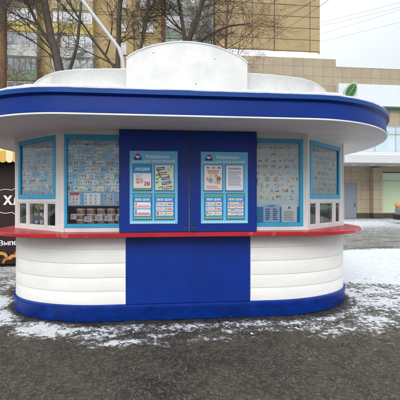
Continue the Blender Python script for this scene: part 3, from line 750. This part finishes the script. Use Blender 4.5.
def price_tag(x, y, z, w_, h_, lab, col, M=None, grp='price tags behind the kiosk glass'):
    b_ = MB(); b_.M = M or IM; b_.box(x - w_ / 2, x + w_ / 2, y, y + .003, z, z + h_, col)
    for k in range(3): b_.quad(x - w_ * .35, x + w_ * (.1 + .1 * k), z + h_ * (.2 + .25 * k), z + h_ * (.3 + .25 * k), y - .001, flat(120, 90, 160) if col is tagm else DK)
    p = (b_.M @ Vector((x, y, z))); return tag(b_.build('price_tag', origin=tuple(p), recalc=False), lab, 'price tag', grp)
for ci, (x, z) in enumerate(((-1.535, 1.335), (-1.345, 1.30), (-1.205, 1.315), (-1.08, 1.31), (-.935, 1.315))):
    price_tag(x, .085, z, .095 if ci else .075, .075, '%s of the five white price tags in front of the tub stacks' % cols[ci], tagm)
# left bay: small shelf with packets
LS = empty('packet_shelf', tuple(LB @ Vector((.55, .2, 1.235))), 'dark little rack behind the middle small window of the left corner', 'shelf')
m = MB(); m.M = LB; m.box(.08, 1.0, .20, .22, 1.20, 1.59, dark)
for z in (1.222, 1.335, 1.445): m.box(.33, .765, .065, .20, z, z + .012, mat('rack_grey', C(90,92,96), .5))
m.build('rack', LS)
pk = [flat(60, 90, 170), flat(200, 205, 215), flat(190, 150, 90), flat(120, 60, 60), flat(90, 110, 150), flat(220, 215, 200)]
names = ['blue', 'silver', 'tan', 'maroon', 'slate', 'cream']; random.seed(21)
for r_, z in enumerate((1.236, 1.349, 1.459)):
    for k in range(3):
        x = .415 + k * .12; ii = (r_ * 3 + k) % 6; b_ = MB(); b_.M = LB
        b_.box(x - .045, x + .045, .08, .13, z, z + .075, pk[ii], .006); b_.quad(x - .03, x + .03, z + .02, z + .055, .079, WH)
        p = LB @ Vector((x, .16, z)); tag(b_.build('food_packet', origin=tuple(p)), '%s packet, %s on the %s level of the rack in the left corner window' % (names[ii], ['left', 'middle', 'right'][k], ['lower', 'middle', 'upper'][r_]), 'packet', 'packets on the left corner rack')
for k, (x, z) in enumerate(((.50, 1.49), (.56, 1.50), (.62, 1.505), (.68, 1.50), (.48, 1.43), (.40, 1.38), (.60, 1.345))):
    price_tag(x, .066, z - .004, .045, .05, 'yellow price tag on the left corner rack, %s' % ['second from the left in the top row', 'third from the left in the top row', 'fourth from the left in the top row', 'last of the top row', 'just below the top row, left', 'alone at the left edge', 'alone in the middle of the rack'][k], YEL, LB, 'yellow price tags on the left corner rack')
price_tag(.44, .066, 1.481, .04, .05, 'yellow price tag starting the top row of the left corner rack', YEL, LB, 'yellow price tags on the left corner rack')
# right bay: green box and cups
b_ = MB(); b_.M = RB; b_.box(.385, .81, .075, .16, 1.41, 1.53, flat(70, 150, 84), .01)
b_.quad(.42, .78, 1.44, 1.48, .074, flat(150, 200, 150)); tag(b_.build('green_box', origin=tuple(RB @ Vector((.6, .19, 1.4)))), 'green box standing behind the right corner small window above white cups', 'box')
b_ = MB(); b_.M = RB; b_.box(.08, 1.08, .07, .26, 1.392, 1.404, MATS['rack_grey']); b_.box(.08, 1.08, .262, .28, 1.19, 1.60, flat(120, 112, 108)); tag(b_.build('window_shelf', origin=tuple(RB @ Vector((.6, .2, 1.38)))), 'dark shelf behind the small windows of the right corner carrying a green box', 'shelf')
for k, (x, col, nm) in enumerate(((.45, (220, 222, 224), 'white'), (.53, (150, 156, 160), 'grey'), (.62, (226, 228, 230), 'taller white'), (.72, (120, 124, 128), 'dark grey'))):
    b_ = MB(); c_ = RB @ Vector((x, .10, 0)); h_ = .10 + .05 * (k == 2) + .02 * (k % 2)
    b_.lathe(c_.x, c_.y, [(.022, 1.175), (.028, 1.175 + h_), (.03, 1.178 + h_)], flat(*col), 14); tag(b_.build('paper_cup', origin=(c_.x, c_.y, 1.175)), '%s cup behind the middle small window of the right corner' % nm, 'cup', 'cups behind the right corner window')

# ================================================================= BAKERY KIOSK (left edge)
BK = empty('bakery_kiosk', (-5.2, 4.4, 0), 'dark brown bakery kiosk with white lettering and a striped scalloped awning', 'kiosk')
brown = mat('brown_panel', C(48, 26, 24), .4, var=.3, vscale=2)
m = MB(); m.box(-7.4, -3.45, 3.4, 5.6, .10, 2.98, brown); m.build('wall', BK)
m = MB(); m.box(-7.45, -3.40, 3.35, 5.65, 2.982, 3.08, mat('bk_roof', C(90, 84, 80), .6)); m.build('roof', BK)
m = MB(); cxs, czs = -3.86, 1.56; pts = []
for i in range(121):
    t = 2 * math.pi * i / 120; r = .42 + .055 * abs(math.sin(t * 3.5)) * 2; pts.append((cxs + r * math.cos(t) * 1.05, 3.39, czs + r * math.sin(t) * .62))
m.tube(pts, .008, WH, 6, False); m.build('cloud_outline', BK); m = MB()
m.text('Хлеб', -4.15, 1.585, .30, 3.39, WH, .03, 'LEFT')
m.build('bread_word', BK, recalc=False); m = MB()
m.text('Выпечка', -4.26, .59, .17, 3.39, WH, .02, 'LEFT', rot=.03)
m.build('pastry_word', BK, recalc=False)
m = MB(); bun = flat(206, 150, 84); bun2 = flat(168, 104, 50); m.M = IM
random.seed(2)
for k in range(16):
    x = -5.6 + k * .13 + random.uniform(-.03, .03); z = .17 + .06 * (k % 3); t0 = random.uniform(-.6, .6)
    arc_ = [(.13 * math.cos(R(q)), .10 * math.sin(R(q))) for q in range(0, 181, 20)] + [(.07 * math.cos(R(q)), .035 * math.sin(R(q)) - .01) for q in range(180, -1, -30)]
    m.poly([(x + a_ * math.cos(t0) - b2 * math.sin(t0), z + a_ * math.sin(t0) + b2 * math.cos(t0)) for a_, b2 in arc_], 3.390 - k * .0012, bun if k % 2 else bun2)
    for q_ in range(3): m.quad(x - .06 + q_ * .05, x - .052 + q_ * .05, z + .045, z + .08, 3.3894 - k * .0012, bun2 if k % 2 else bun)
m.build('bread_picture', BK, recalc=False)
m = MB(); cream = flat(236, 226, 190, .8); yel = flat(214, 178, 84, .8)
k = 0; x = -7.5
while x < -3.42:
    x1 = x + .14; mt_ = yel if k % 2 else cream
    m.add([(x, 3.39, 2.9), (x1, 3.39, 2.9), (x1, 2.95, 2.66), (x, 2.95, 2.66)], [(0, 1, 2, 3)], mt_)
    pts = [(x, 2.66), (x, 2.46)] + [(x + .07 + .07 * math.cos(R(180 + a)), 2.46 - .05 * math.sin(R(a))) for a in (30, 60, 90, 120, 150)] + [(x1, 2.46), (x1, 2.66)]
    m.poly(pts, 2.95, mt_); x = x1; k += 1
m.build('awning', BK, recalc=False)
# low dirty snow bank by the bakery
m = MB(); gs = mat('dirty_snow', (.55, .56, .57), .85, var=.6, vscale=9, bump=.8, bscale=25, col2=(.16, .15, .13))
random.seed(9)
G = 60
vs = []; fs = []
for j in range(G):
    for i in range(G):
        u, v = i / (G - 1), j / (G - 1); x = -6.6 + 3.5 * u; y = 1.9 + 1.45 * v
        e = min(1, 4 * u * (1), 4 * (1 - u), 4 * v, 6 * (1 - v)) ; e = e * e * (3 - 2 * e)
        h = .16 * e * (.5 + .8 * mnoise.noise(Vector((x * 1.5, y * 1.5, 3)))) + .03 * e * mnoise.noise(Vector((x * 9, y * 9, 1)))
        vs.append((x, y, max(h, 0) - .012))
for j in range(G - 1):
    for i in range(G - 1): a = j * G + i; fs.append((a, a + 1, a + G + 1, a + G))
m.add(vs, fs, gs, True); tag(m.build('snow_bank', origin=(-4.9, 2.6, 0)), 'low bank of dirty grey snow in front of the brown bakery kiosk', 'snow', kind='stuff')

# ================================================================= STORE (right background)
ST = empty('store_building', (16, 26, 0), 'beige tiled store with a white sign band, strip windows and a white canopy', 'building')
m = MB(); m.box(3.0, 13.53, 21, 36, 0, 13.5, storetile); m.box(13.532, 34, 21.02, 36, 3.98, 12.9, storetile)
m.box(15.42, 16.58, 21.02, 22, .45, 3.98, storetile); m.box(13.532, 14.33, 21.02, 22, 0, 3.98, storetile); m.box(14.33, 15.42, 21.02, 22, 3.03, 3.98, storetile)
m.box(24.4, 34, 21.02, 22, 0, 3.98, storetile); m.box(14.3, 24.6, 22.3, 22.4, 0, 3.98, dark); m.build('wall', ST)
m = MB(); db = mat('dark_base', C(70, 62, 56), .6); m.box(15.42, 16.6, 20.98, 21.5, 0, .45, db); m.box(17.42, 24.4, 20.97, 21.4, 0, .42, db); m.build('wall_base', ST)
m = MB(); m.box(16.6, 17.42, 20.55, 21.5, .45, 4.3, storetile); m.box(16.58, 17.44, 20.53, 21.5, 0, .45, db); m.build('pillar', ST)
m = MB(); m.box(14.34, 15.41, 21.05, 21.12, .02, 3.02, mat('grey_door', C(130, 138, 150), .45, var=.1)); dr = m.build('door', ST)
m = MB(); m.box(15.2, 15.25, 20.98, 21.05, 1.0, 1.3, steel); m.build('handle', dr)
m = MB(); m.frame(17.44, 24.4, .42, 3.92, .07, 21.05, 21.15, mat('alu', C(170, 172, 170), .4))
m.box(17.51, 24.33, 21.06, 21.14, 3.18, 3.25, MATS['alu'])
for x in (19.7, 22.0): m.box(x, x + .06, 21.06, 21.14, .49, 3.18, MATS['alu'])
wd = m.build('shop_window', ST); m = MB(); m.quad(17.5, 24.34, .48, 3.86, 21.12, pglass); m.build('pane', wd, recalc=False)
m = MB(); m.frame(14.3, 33, 5.62, 7.98, .08, 20.97, 21.04, MATS['alu'])
for i in range(9): m.box(15.1 + 1.9 * i, 15.17 + 1.9 * i, 20.975, 21.03, 5.70, 7.90, MATS['alu'])
m.box(14.38, 32.9, 20.975, 21.03, 7.2, 7.26, MATS['alu'])
wd = m.build('strip_window', ST); m = MB(); m.quad(14.36, 32.94, 5.68, 7.92, 21.015, sglass); m.build('pane', wd, recalc=False)
for i in range(4): pass
m = MB(); m.box(13.56, 33.5, 20.6, 21.0, 9.5, 11.32, mat('sign_white', C(214, 222, 226), .45, var=.06, vscale=.6)); sb = m.build('sign_band', ST)
m = MB(); m.box(13.56, 33.5, 20.62, 21.0, 9.36, 9.497, flat(70, 100, 80)); m.build('sign_edge', sb)
# leaf emblem standing proud of the sign band, tilted
lc = Vector((14.50, 20.45, 10.62)); m = MB()
def leaf(rx, rz, y0, y1, mt_, tilt=-.55):
    pts = []
    for i in range(28):
        t = 2 * math.pi * i / 28; x = rx * math.sin(t) * (abs(math.sin(t)) ** .25); z = rz * math.cos(t)
        pts.append((lc.x + x * math.cos(tilt) - z * math.sin(tilt), lc.z + x * math.sin(tilt) + z * math.cos(tilt)))
    m.prism_xz(pts, y0, y1, mt_)
leaf(.50, .86, 20.40, 20.60, flat(170, 188, 178)); leaf(.38, .72, 20.37, 20.42, flat(52, 104, 50))
for s_ in (-1, 1):
    for i in range(5):
        z0 = -.48 + i * .2; c0, s0 = math.cos(-.55), math.sin(-.55)
        p = lambda x, z: (lc.x + x * c0 - z * s0, lc.z + x * s0 + z * c0)
        a = p(0, z0); b = p(s_ * .22 * (1 - abs(z0)), z0 + .18); m.tube([(a[0], 20.365, a[1]), (b[0], 20.365, b[1])], .018, flat(40, 84, 40), 4)
a = p(0, -.66); b = p(0, .66); m.tube([(a[0], 20.365, a[1]), (b[0], 20.365, b[1])], .025, flat(160, 190, 150), 4)
m.build('leaf_emblem', sb)
m = MB(); m.box(12.6, 34, 18.0, 21.0, 4.42, 4.95, mat('canopy_white', C(204, 208, 210), .5, var=.08, vscale=.8)); m.box(12.55, 34, 17.95, 18.0, 4.38, 4.98, MATS['canopy_white'])
cn_ = m.build('canopy', ST)
for x in (14.3, 15.9, 17.5): m = MB(); m.lathe(x, 19.6, [(.16, 4.36), (.2, 4.38), (.2, 4.418)], flat(226, 226, 216), 16); m.build('ceiling_lamp', cn_)
m = MB(); m.box(12.6, 34, 18.0, 20.95, 4.982, 5.10, snow); m.box(3.0, 13.5, 21.0, 36, 13.502, 13.58, snow); m.box(13.6, 34, 21.1, 36, 12.902, 12.98, snow)
m.box(14.3, 33, 20.85, 20.97, 5.58, 5.66, snow)
tag(m.build('store_snow', origin=(16, 24, 4.98)), 'snow layer on the store roof, canopy and window sill', 'snow', kind='stuff')
m = MB()   # snow covered rooftop box in front of the apartment block
m.box(4.6, 13.5, 24, 32, 13.6, 14.98, mat('rooftop_grey', C(150, 150, 150), .6)); rb_ = m.build('rooftop_house', ST)
m = MB(); rnd = []
for i in range(60):
    x = 4.5 + 9.15 * i / 59; h = .52 + .1 * mnoise.noise(Vector((x * .9, 2, 0))); h *= min(1, (59 - i) / 3 + .25)
    rnd.append([(x, 23.9, 14.93), (x, 23.85, 14.98 + h * .7), (x, 24.1, 14.99 + h), (x, 32, 14.99 + h), (x, 32, 14.93)])
m.add([q for r in rnd for q in r], [(i * 5 + j, i * 5 + j + 1, i * 5 + 6 + j, i * 5 + 5 + j) for i in range(59) for j in range(4)] + [(0, 1, 2, 3, 4), tuple(59 * 5 + j for j in range(5))], snow, True)
tag(m.build('rooftop_snow', origin=(8, 24, 14.3)), 'thick white snow slab on the low rooftop in front of the ochre wall', 'snow', kind='stuff')

# ================================================================= APARTMENT BLOCK
AB = empty('apartment_block', (-3, 42, 0), 'yellow panel apartment block with mixed glazed balconies and a blank ochre end', 'building')
m = MB(); m.box(-32, 5.3, 37.0, 50, 0, 32, apt_yellow); m.box(5.302, 19.8, 36.7, 50, 0, 32, apt_end); m.box(13.35, 13.45, 36.66, 36.7, 0, 32, db); m.box(-1.80, -1.38, 36.8, 37, 0, 32, mat('rust_strip', C(128, 78, 52), .7, var=.3, vscale=1)); m.build('wall', AB)
m = MB(); m.box(-32.4, 20.1, 36.3, 50.4, 32.002, 32.5, MATS['rooftop_grey']); m.build('roof', AB)
SC = (37 + 4.16) / (34 + 4.16)
random.seed(14)
pcols = [(196, 180, 96), (186, 190, 186), (110, 142, 116), (150, 160, 150), (170, 160, 120), (96, 84, 76), (130, 150, 136)]
bal = [(-19.8, -15.9), (-14.2, -9.6), (-1.1, 4.6), (-26.5, -22.6)]
frw = mat('balcony_frame', C(196, 196, 190), .5); frb = mat('balcony_frame_dark', C(86, 74, 64), .6)
zfl = [21.0 + 1.55 - 3.03 * k for k in range(-3, 7)]
fixed = {(0, 3): 0, (0, 4): 1, (0, 5): 2, (1, 3): 0, (1, 4): 1, (1, 5): 3, (2, 3): 6, (2, 4): 2, (2, 2): 3, (2, 5): 6}
for bi, (a, b) in enumerate(bal):
    a, b = a * SC, b * SC
    for k, z in enumerate(zfl):
        pc = pcols[fixed.get((bi, k), random.randrange(7))]; m = MB()
        pm_ = mat('balcony_panel_%d_%d_%d' % pc, C(*pc), .65, var=.25, vscale=1.3)
        m.box(a, b, 35.9, 36.0, z, z + 1.15, pm_); m.box(a, b, 35.9, 37, z - .12, z - .002, pm_)
        for x in (a, b - .06): m.box(x, x + .06, 36.0, 37, z, z + 2.7, pm_)
        m.box(a, b, 35.95, 37, z + 2.75, z + 2.85, pm_)
        o = m.build('balcony', AB); m = MB(); fr = frb if (bi, k) in ((1, 4), (0, 5)) or random.random() < .15 else frw
        nb = random.choice((4, 5, 6)); m.frame(a, b, z + 1.152, z + 2.748, .07, 35.94, 35.99, fr)
        for i in range(1, nb): x = a + (b - a) * i / nb; m.box(x - .03, x + .03, 35.945, 35.985, z + 1.22, z + 2.68, fr)
        m.quad(a + .05, b - .05, z + 1.2, z + 2.7, 35.98, dglass)
        for i in range(nb):
            if random.random() < .5: x = a + (b - a) * (i + .1) / nb; m.quad(x, x + (b - a) / nb * random.uniform(.3, .75), z + 1.25, z + 2.65, 36.08, flat(190, 190, 184) if random.random() < .7 else flat(120, 110, 100))
        m.build('glazing', o)
for xc in (-6.2, -3.5, -28.5 / SC):
    for k, z in enumerate(zfl):
        xw = xc * SC; m = MB(); wd_ = .9 if xc == -3.5 else .35; m.frame(xw - wd_, xw + wd_, z + 1.05, z + 2.5, .08, 36.93, 37.02, frw); m.box(xw - .03, xw + .03, 36.94, 37.0, z + 1.1, z + 2.45, frw)
        m.box(xw - wd_ - .1, xw + wd_ + .1, 36.85, 36.93, z + .98, z + 1.04, frw)
        o = m.build('window', AB); m = MB(); m.quad(xw - wd_ + .05, xw + wd_ - .05, z + 1.1, z + 2.45, 36.99, dglass)
        if random.random() < .6: m.quad(xw - wd_ + .1, xw - wd_ * .3, z + 1.12, z + 2.43, 36.985, flat(196, 194, 186))
        m.build('pane', o, recalc=False)

# ================================================================= POLE, WIRES, VAN
P = MB(); pm = mat('pole_paint', C(198, 200, 202), .45, var=.12, vscale=5)
PL = empty('bent_pole', (-1.65, 5, 0), 'pale grey metal pole bent to the left behind the kiosk roof', 'pole')
P.tube([(-1.65, 5, 0), (-1.65, 5, 5.2), (-1.66, 5, 5.45), (-1.70, 5, 5.72), (-1.79, 5, 6.0), (-2.83, 5, 7.34), (-3.6, 5, 8.35), (-4.4, 5, 9.3)], [.065, .058, .056, .055, .053, .05, .045, .04], pm, 12)
P.build('shaft', PL); P = MB(); P.tube([(-1.65, 5, -.01), (-1.65, 5, .3)], [.10, .09], pm, 12); P.build('base_sleeve', PL)
wm = mat('cable', C(90, 92, 98), .6)
def wire(a, b, sag, r, lab):
    a, b = Vector(a), Vector(b); pts = [a.lerp(b, t / 24) - Vector((0, 0, sag * 4 * (t / 24) * (1 - t / 24))) for t in range(25)]
    m = MB(); m.tube(pts, r, wm, 5, False); tag(m.build('power_line', origin=tuple(a)), lab, 'cable', 'overhead cables in the sky on the right')

for a, b, lab in (((9.0, 20.5, 15.5), (13.9, 8.2, 11.4), 'highest of the faint cables crossing the pale sky on the right'),
                  ((9.0, 20.5, 15.22), (13.9, 8.2, 11.15), 'second highest of the faint cables crossing the pale sky on the right'),
                  ((9.0, 20.5, 14.4), (13.9, 8.2, 11.3), 'third of the faint cables in the pale sky, steeper than the one below'),
                  ((9.0, 20.5, 13.95), (13.9, 8.2, 10.5), 'lowest of the faint cables in the pale sky, just above the store roof')):
    wire(a, b, .12, .005, lab)
for a, b, lab in (((1.6, 20.9, 13.0), (8.6, 11.6, 12.9), 'leftmost of the three dark cables rising across the blank ochre wall'),
                  ((2.8, 20.9, 12.95), (8.1, 11.6, 12.7), 'middle of the three dark cables rising across the blank ochre wall'),
                  ((5.0, 20.9, 13.05), (8.9, 11.6, 12.85), 'rightmost of the three dark cables rising across the blank ochre wall')):
    wire(a, b, .1, .011, lab)

# grey van, nose just inside the right edge
VN = empty('grey_van', (17.1, 14.4, 0), 'grey van with an orange lamp and black bumper at the far right edge', 'van')
MVAN = Matrix.Translation((1.15, 0, 0))
gv = mat('van_paint', C(140, 142, 140), .35, var=.1, coat=.3); m = MB(); m.M = MVAN
pf = [(13.45, .42), (13.42, .95), (13.5, 1.22), (13.72, 1.36), (14.35, 1.48), (14.85, 2.05), (15.1, 2.16), (18.2, 2.2), (18.35, 2.05), (18.4, .42)]
m.prism_xz(pf, 13.55, 15.35, gv); m.build('body', VN)
m = MB(); m.M = MVAN; m.box(13.30, 13.75, 13.5, 15.4, .28, .60, black, .03); m.build('bumper', VN)
mat('lamp_orange', C(236, 158, 40), .25)
for y0_, y1_ in ((13.52, 13.78), (15.08, 15.37)):
    m = MB(); m.M = MVAN; m.box(13.40, 13.66, y0_, y1_, 1.14, 1.36, MATS['lamp_orange'], .02); m.build('headlight', VN)
m = MB(); m.M = MVAN; m.prism_xz([(14.5, 1.5), (14.93, 2.0), (15.6, 2.02), (15.6, 1.5)], 13.535, 13.549, dglass); m.build('window', VN)
for x in (14.25, 17.5):
    m = MB(); m.M = MVAN; pts = [(.33, .0), (.36, .05), (.36, .17), (.33, .22)]
    vs = [(x + r * math.cos(2 * math.pi * k / 24), 13.5 + o, .35 + r * math.sin(2 * math.pi * k / 24)) for r, o in pts for k in range(24)]
    m.add(vs, [(i * 24 + k, i * 24 + (k + 1) % 24, (i + 1) * 24 + (k + 1) % 24, (i + 1) * 24 + k) for i in range(3) for k in range(24)] + [list(range(24))], black); wh = m.build('wheel', VN)
    m = MB(); m.M = MVAN; m.disc(x, .35, .2, 13.495, steel); m.build('rim', wh, recalc=False)

# ================================================================= TREES
bark = mat('bark', C(104, 94, 84), .85, var=.5, vscale=14, bump=.8, bscale=30, stretch=(1, 1, .35))
barkd = mat('dark_bark', C(92, 80, 70), .85, var=.4, vscale=14, bump=.5, stretch=(1, 1, .35))
barkr = mat('reddish_bark', C(134, 104, 78), .85, var=.4, vscale=12, bump=.5)
class Tree:
    def __init__(s, seed, mt): s.r = random.Random(seed); s.trunk = MB(); s.crown = MB(); s.m = mt; s.n = 0
    def branch(s, p, d, ln, r, depth, droop=0):
        if s.n > 5200: return
        s.n += 1
        k = 5 if depth > 1 else 4; pts = [p]; q = p.copy(); dd = d.copy()
        for i in range(k):
            dd = (dd + Vector((s.r.gauss(0, .16), s.r.gauss(0, .16), s.r.gauss(0, .12) + .05 - droop * .12))).normalized()
            q = q + dd * ln / k; pts.append(q.copy())
        rad = [r * (1 - .72 * i / k) for i in range(k + 1)]
        s.crown.tube(pts, rad, s.m, 6 if r > .03 else 3, False)
        if depth == 0: return
        nb = {4: 5, 3: 7, 2: 7, 1: 7}[depth]
        for j in range(nb):
            t = s.r.uniform(.25, 1.0); i = min(k - 1, int(t * k)); bp_ = pts[i].lerp(pts[i + 1], t * k - i)
            ax = Vector((s.r.gauss(0, 1), s.r.gauss(0, 1), s.r.gauss(0, .6))); ax = (ax - ax.dot(dd) * dd).normalized()
            nd = (dd * s.r.uniform(.5, 1) + ax * s.r.uniform(.5, 1)).normalized()
            s.branch(bp_, nd, ln * s.r.uniform(.45, .72), max(.005, r * s.r.uniform(.35, .55)), depth - 1, droop + .25)
    def limb(s, pts, r0, r1, depth=3, nb=9, ln=2.2, t0=.3, br=.036):
        pts = [Vector(p) for p in pts]; fine_ = []
        for i in range(len(pts) - 1):
            for t in range(6): fine_.append(pts[i].lerp(pts[i + 1], t / 6) + Vector((s.r.gauss(0, .012), s.r.gauss(0, .012), 0)))
        fine_.append(pts[-1]); N_ = len(fine_)
        # smooth
        for _ in range(2): fine_ = [fine_[0]] + [(fine_[i - 1] + fine_[i] * 2 + fine_[i + 1]) / 4 for i in range(1, N_ - 1)] + [fine_[-1]]
        s.trunk.tube(fine_, [r0 + (r1 - r0) * i / (N_ - 1) for i in range(N_)], s.m, 10)
        for j in range(nb):
            t = t0 + (1 - t0) * (j + s.r.random()) / nb; i = min(N_ - 2, int(t * (N_ - 1))); d = (fine_[i + 1] - fine_[i]).normalized()
            a = s.r.uniform(0, 6.28); nd = (d * .5 + Vector((math.cos(a), math.sin(a) * .7, .15))).normalized()
            s.branch(fine_[i], nd, ln * s.r.uniform(.7, 1.2), br * s.r.uniform(.6, 1.1), depth)
    def done(s, loc, label):
        o = empty('bare_tree', loc, label, 'tree', 'bare trees behind the kiosk'); s.trunk.build('trunk', o, recalc=False); s.crown.build('crown', o, recalc=False)
T = Tree(1, bark)
T.limb([(-4.3, 9, -.05), (-4.45, 9, 3), (-4.7, 9, 6), (-4.95, 9, 7.3), (-5.2, 9, 8.2), (-5.5, 9, 9.9), (-5.7, 9, 12)], .23, .11, 3, 9, 2.4, .5)
T.limb([(-5.1, 9, 7.8), (-5.9, 9.2, 9.0), (-6.6, 9.3, 10.6)], .09, .04, 3, 6, 1.8, .2)
T.limb([(-4.7, 9, 6.3), (-4.1, 8.8, 7.8), (-3.9, 8.7, 9.8), (-3.5, 8.7, 11.5)], .08, .03, 3, 6, 1.8, .2)
T.done((-4.3, 9, 0), 'thick leaning bare tree with a grey trunk, second from the left behind the kiosk roof')
T = Tree(2, barkd)
T.limb([(-2.55, 9, -.05), (-2.5, 9, 4), (-2.52, 9, 7.2), (-2.42, 9, 9.9), (-2.4, 9, 12)], .13, .07, 3, 10, 2.0, .5)
T.limb([(-2.5, 9, 6.9), (-3.3, 8.9, 7.9), (-4.2, 8.8, 9.2), (-4.8, 8.8, 10.6)], .055, .03, 2, 6, 1.6, .2)
T.done((-2.55, 9, 0), 'slim straight bare tree behind the bent metal pole')
T = Tree(3, barkd)
T.limb([(.3, 9, -.05), (.28, 9, 5), (.32, 9, 7.9)], .20, .15, 3, 2, 1.6, .8)
T.limb([(.32, 9, 7.7), (.55, 9, 8.8), (.95, 9, 9.8), (1.5, 9, 11.6)], .12, .05, 3, 8, 2.2, .1)
T.limb([(.3, 9, 7.6), (.25, 9.1, 8.8), (.0, 9.2, 10.2), (-.1, 9.2, 12)], .10, .05, 3, 7, 2.0, .1)
T.limb([(.32, 9, 7.7), (1.2, 8.8, 8.5), (2.1, 8.7, 8.9), (3.0, 8.6, 9.0)], .07, .025, 3, 7, 1.5, .1)
T.limb([(.3, 9, 7.5), (-.6, 9, 8.1), (-1.3, 9, 8.0)], .05, .02, 2, 5, 1.2, .1)
T.done((.3, 9, 0), 'large bare tree forking into several dark limbs behind the arched board')
T = Tree(4, barkd)
T.limb([(-1.9, 8.5, -.05), (-1.85, 8.5, 5), (-1.62, 8.5, 7.3), (-1.32, 8.5, 8.7), (-1.15, 8.5, 10.2), (-1.1, 8.5, 11.6)], .09, .045, 3, 9, 1.6, .5)
T.done((-1.9, 8.5, 0), 'thin leaning bare tree behind the left end of the arched board')
T = Tree(5, barkr)
T.limb([(-7.05, 9, -.05), (-7.1, 9, 4), (-7.05, 9, 8), (-7.1, 9, 12)], .16, .10, 3, 12, 1.7, .4)
T.done((-7.05, 9, 0), 'bare tree with reddish brown bark at the left edge of the picture')
T = Tree(6, barkr)
T.limb([(2.6, 13, -.05), (2.55, 13, 6), (2.7, 13, 10), (2.9, 13, 14)], .14, .05, 3, 12, 3.0, .5, .04)
T.done((2.6, 13, 0), 'bare tree with fine brown twigs rising in front of the ochre wall')
T = Tree(7, barkr); T.n = 3800
T.limb([(-9, 20, -.05), (-9, 20, 7), (-8.8, 20, 12), (-8.9, 20, 17)], .16, .05, 3, 14, 4.0, .4, .05)
T.done((-9, 20, 0), 'far bare tree close to the yellow apartment block, between its two balcony columns')
T = Tree(8, barkr); T.n = 3800
T.limb([(-3.5, 22, -.05), (-3.6, 22, 8), (-3.4, 22, 13), (-3.6, 22, 18)], .16, .05, 3, 14, 4.2, .4, .05)
T.done((-3.5, 22, 0), 'far bare tree close to the yellow apartment block, beside the rust coloured strip')
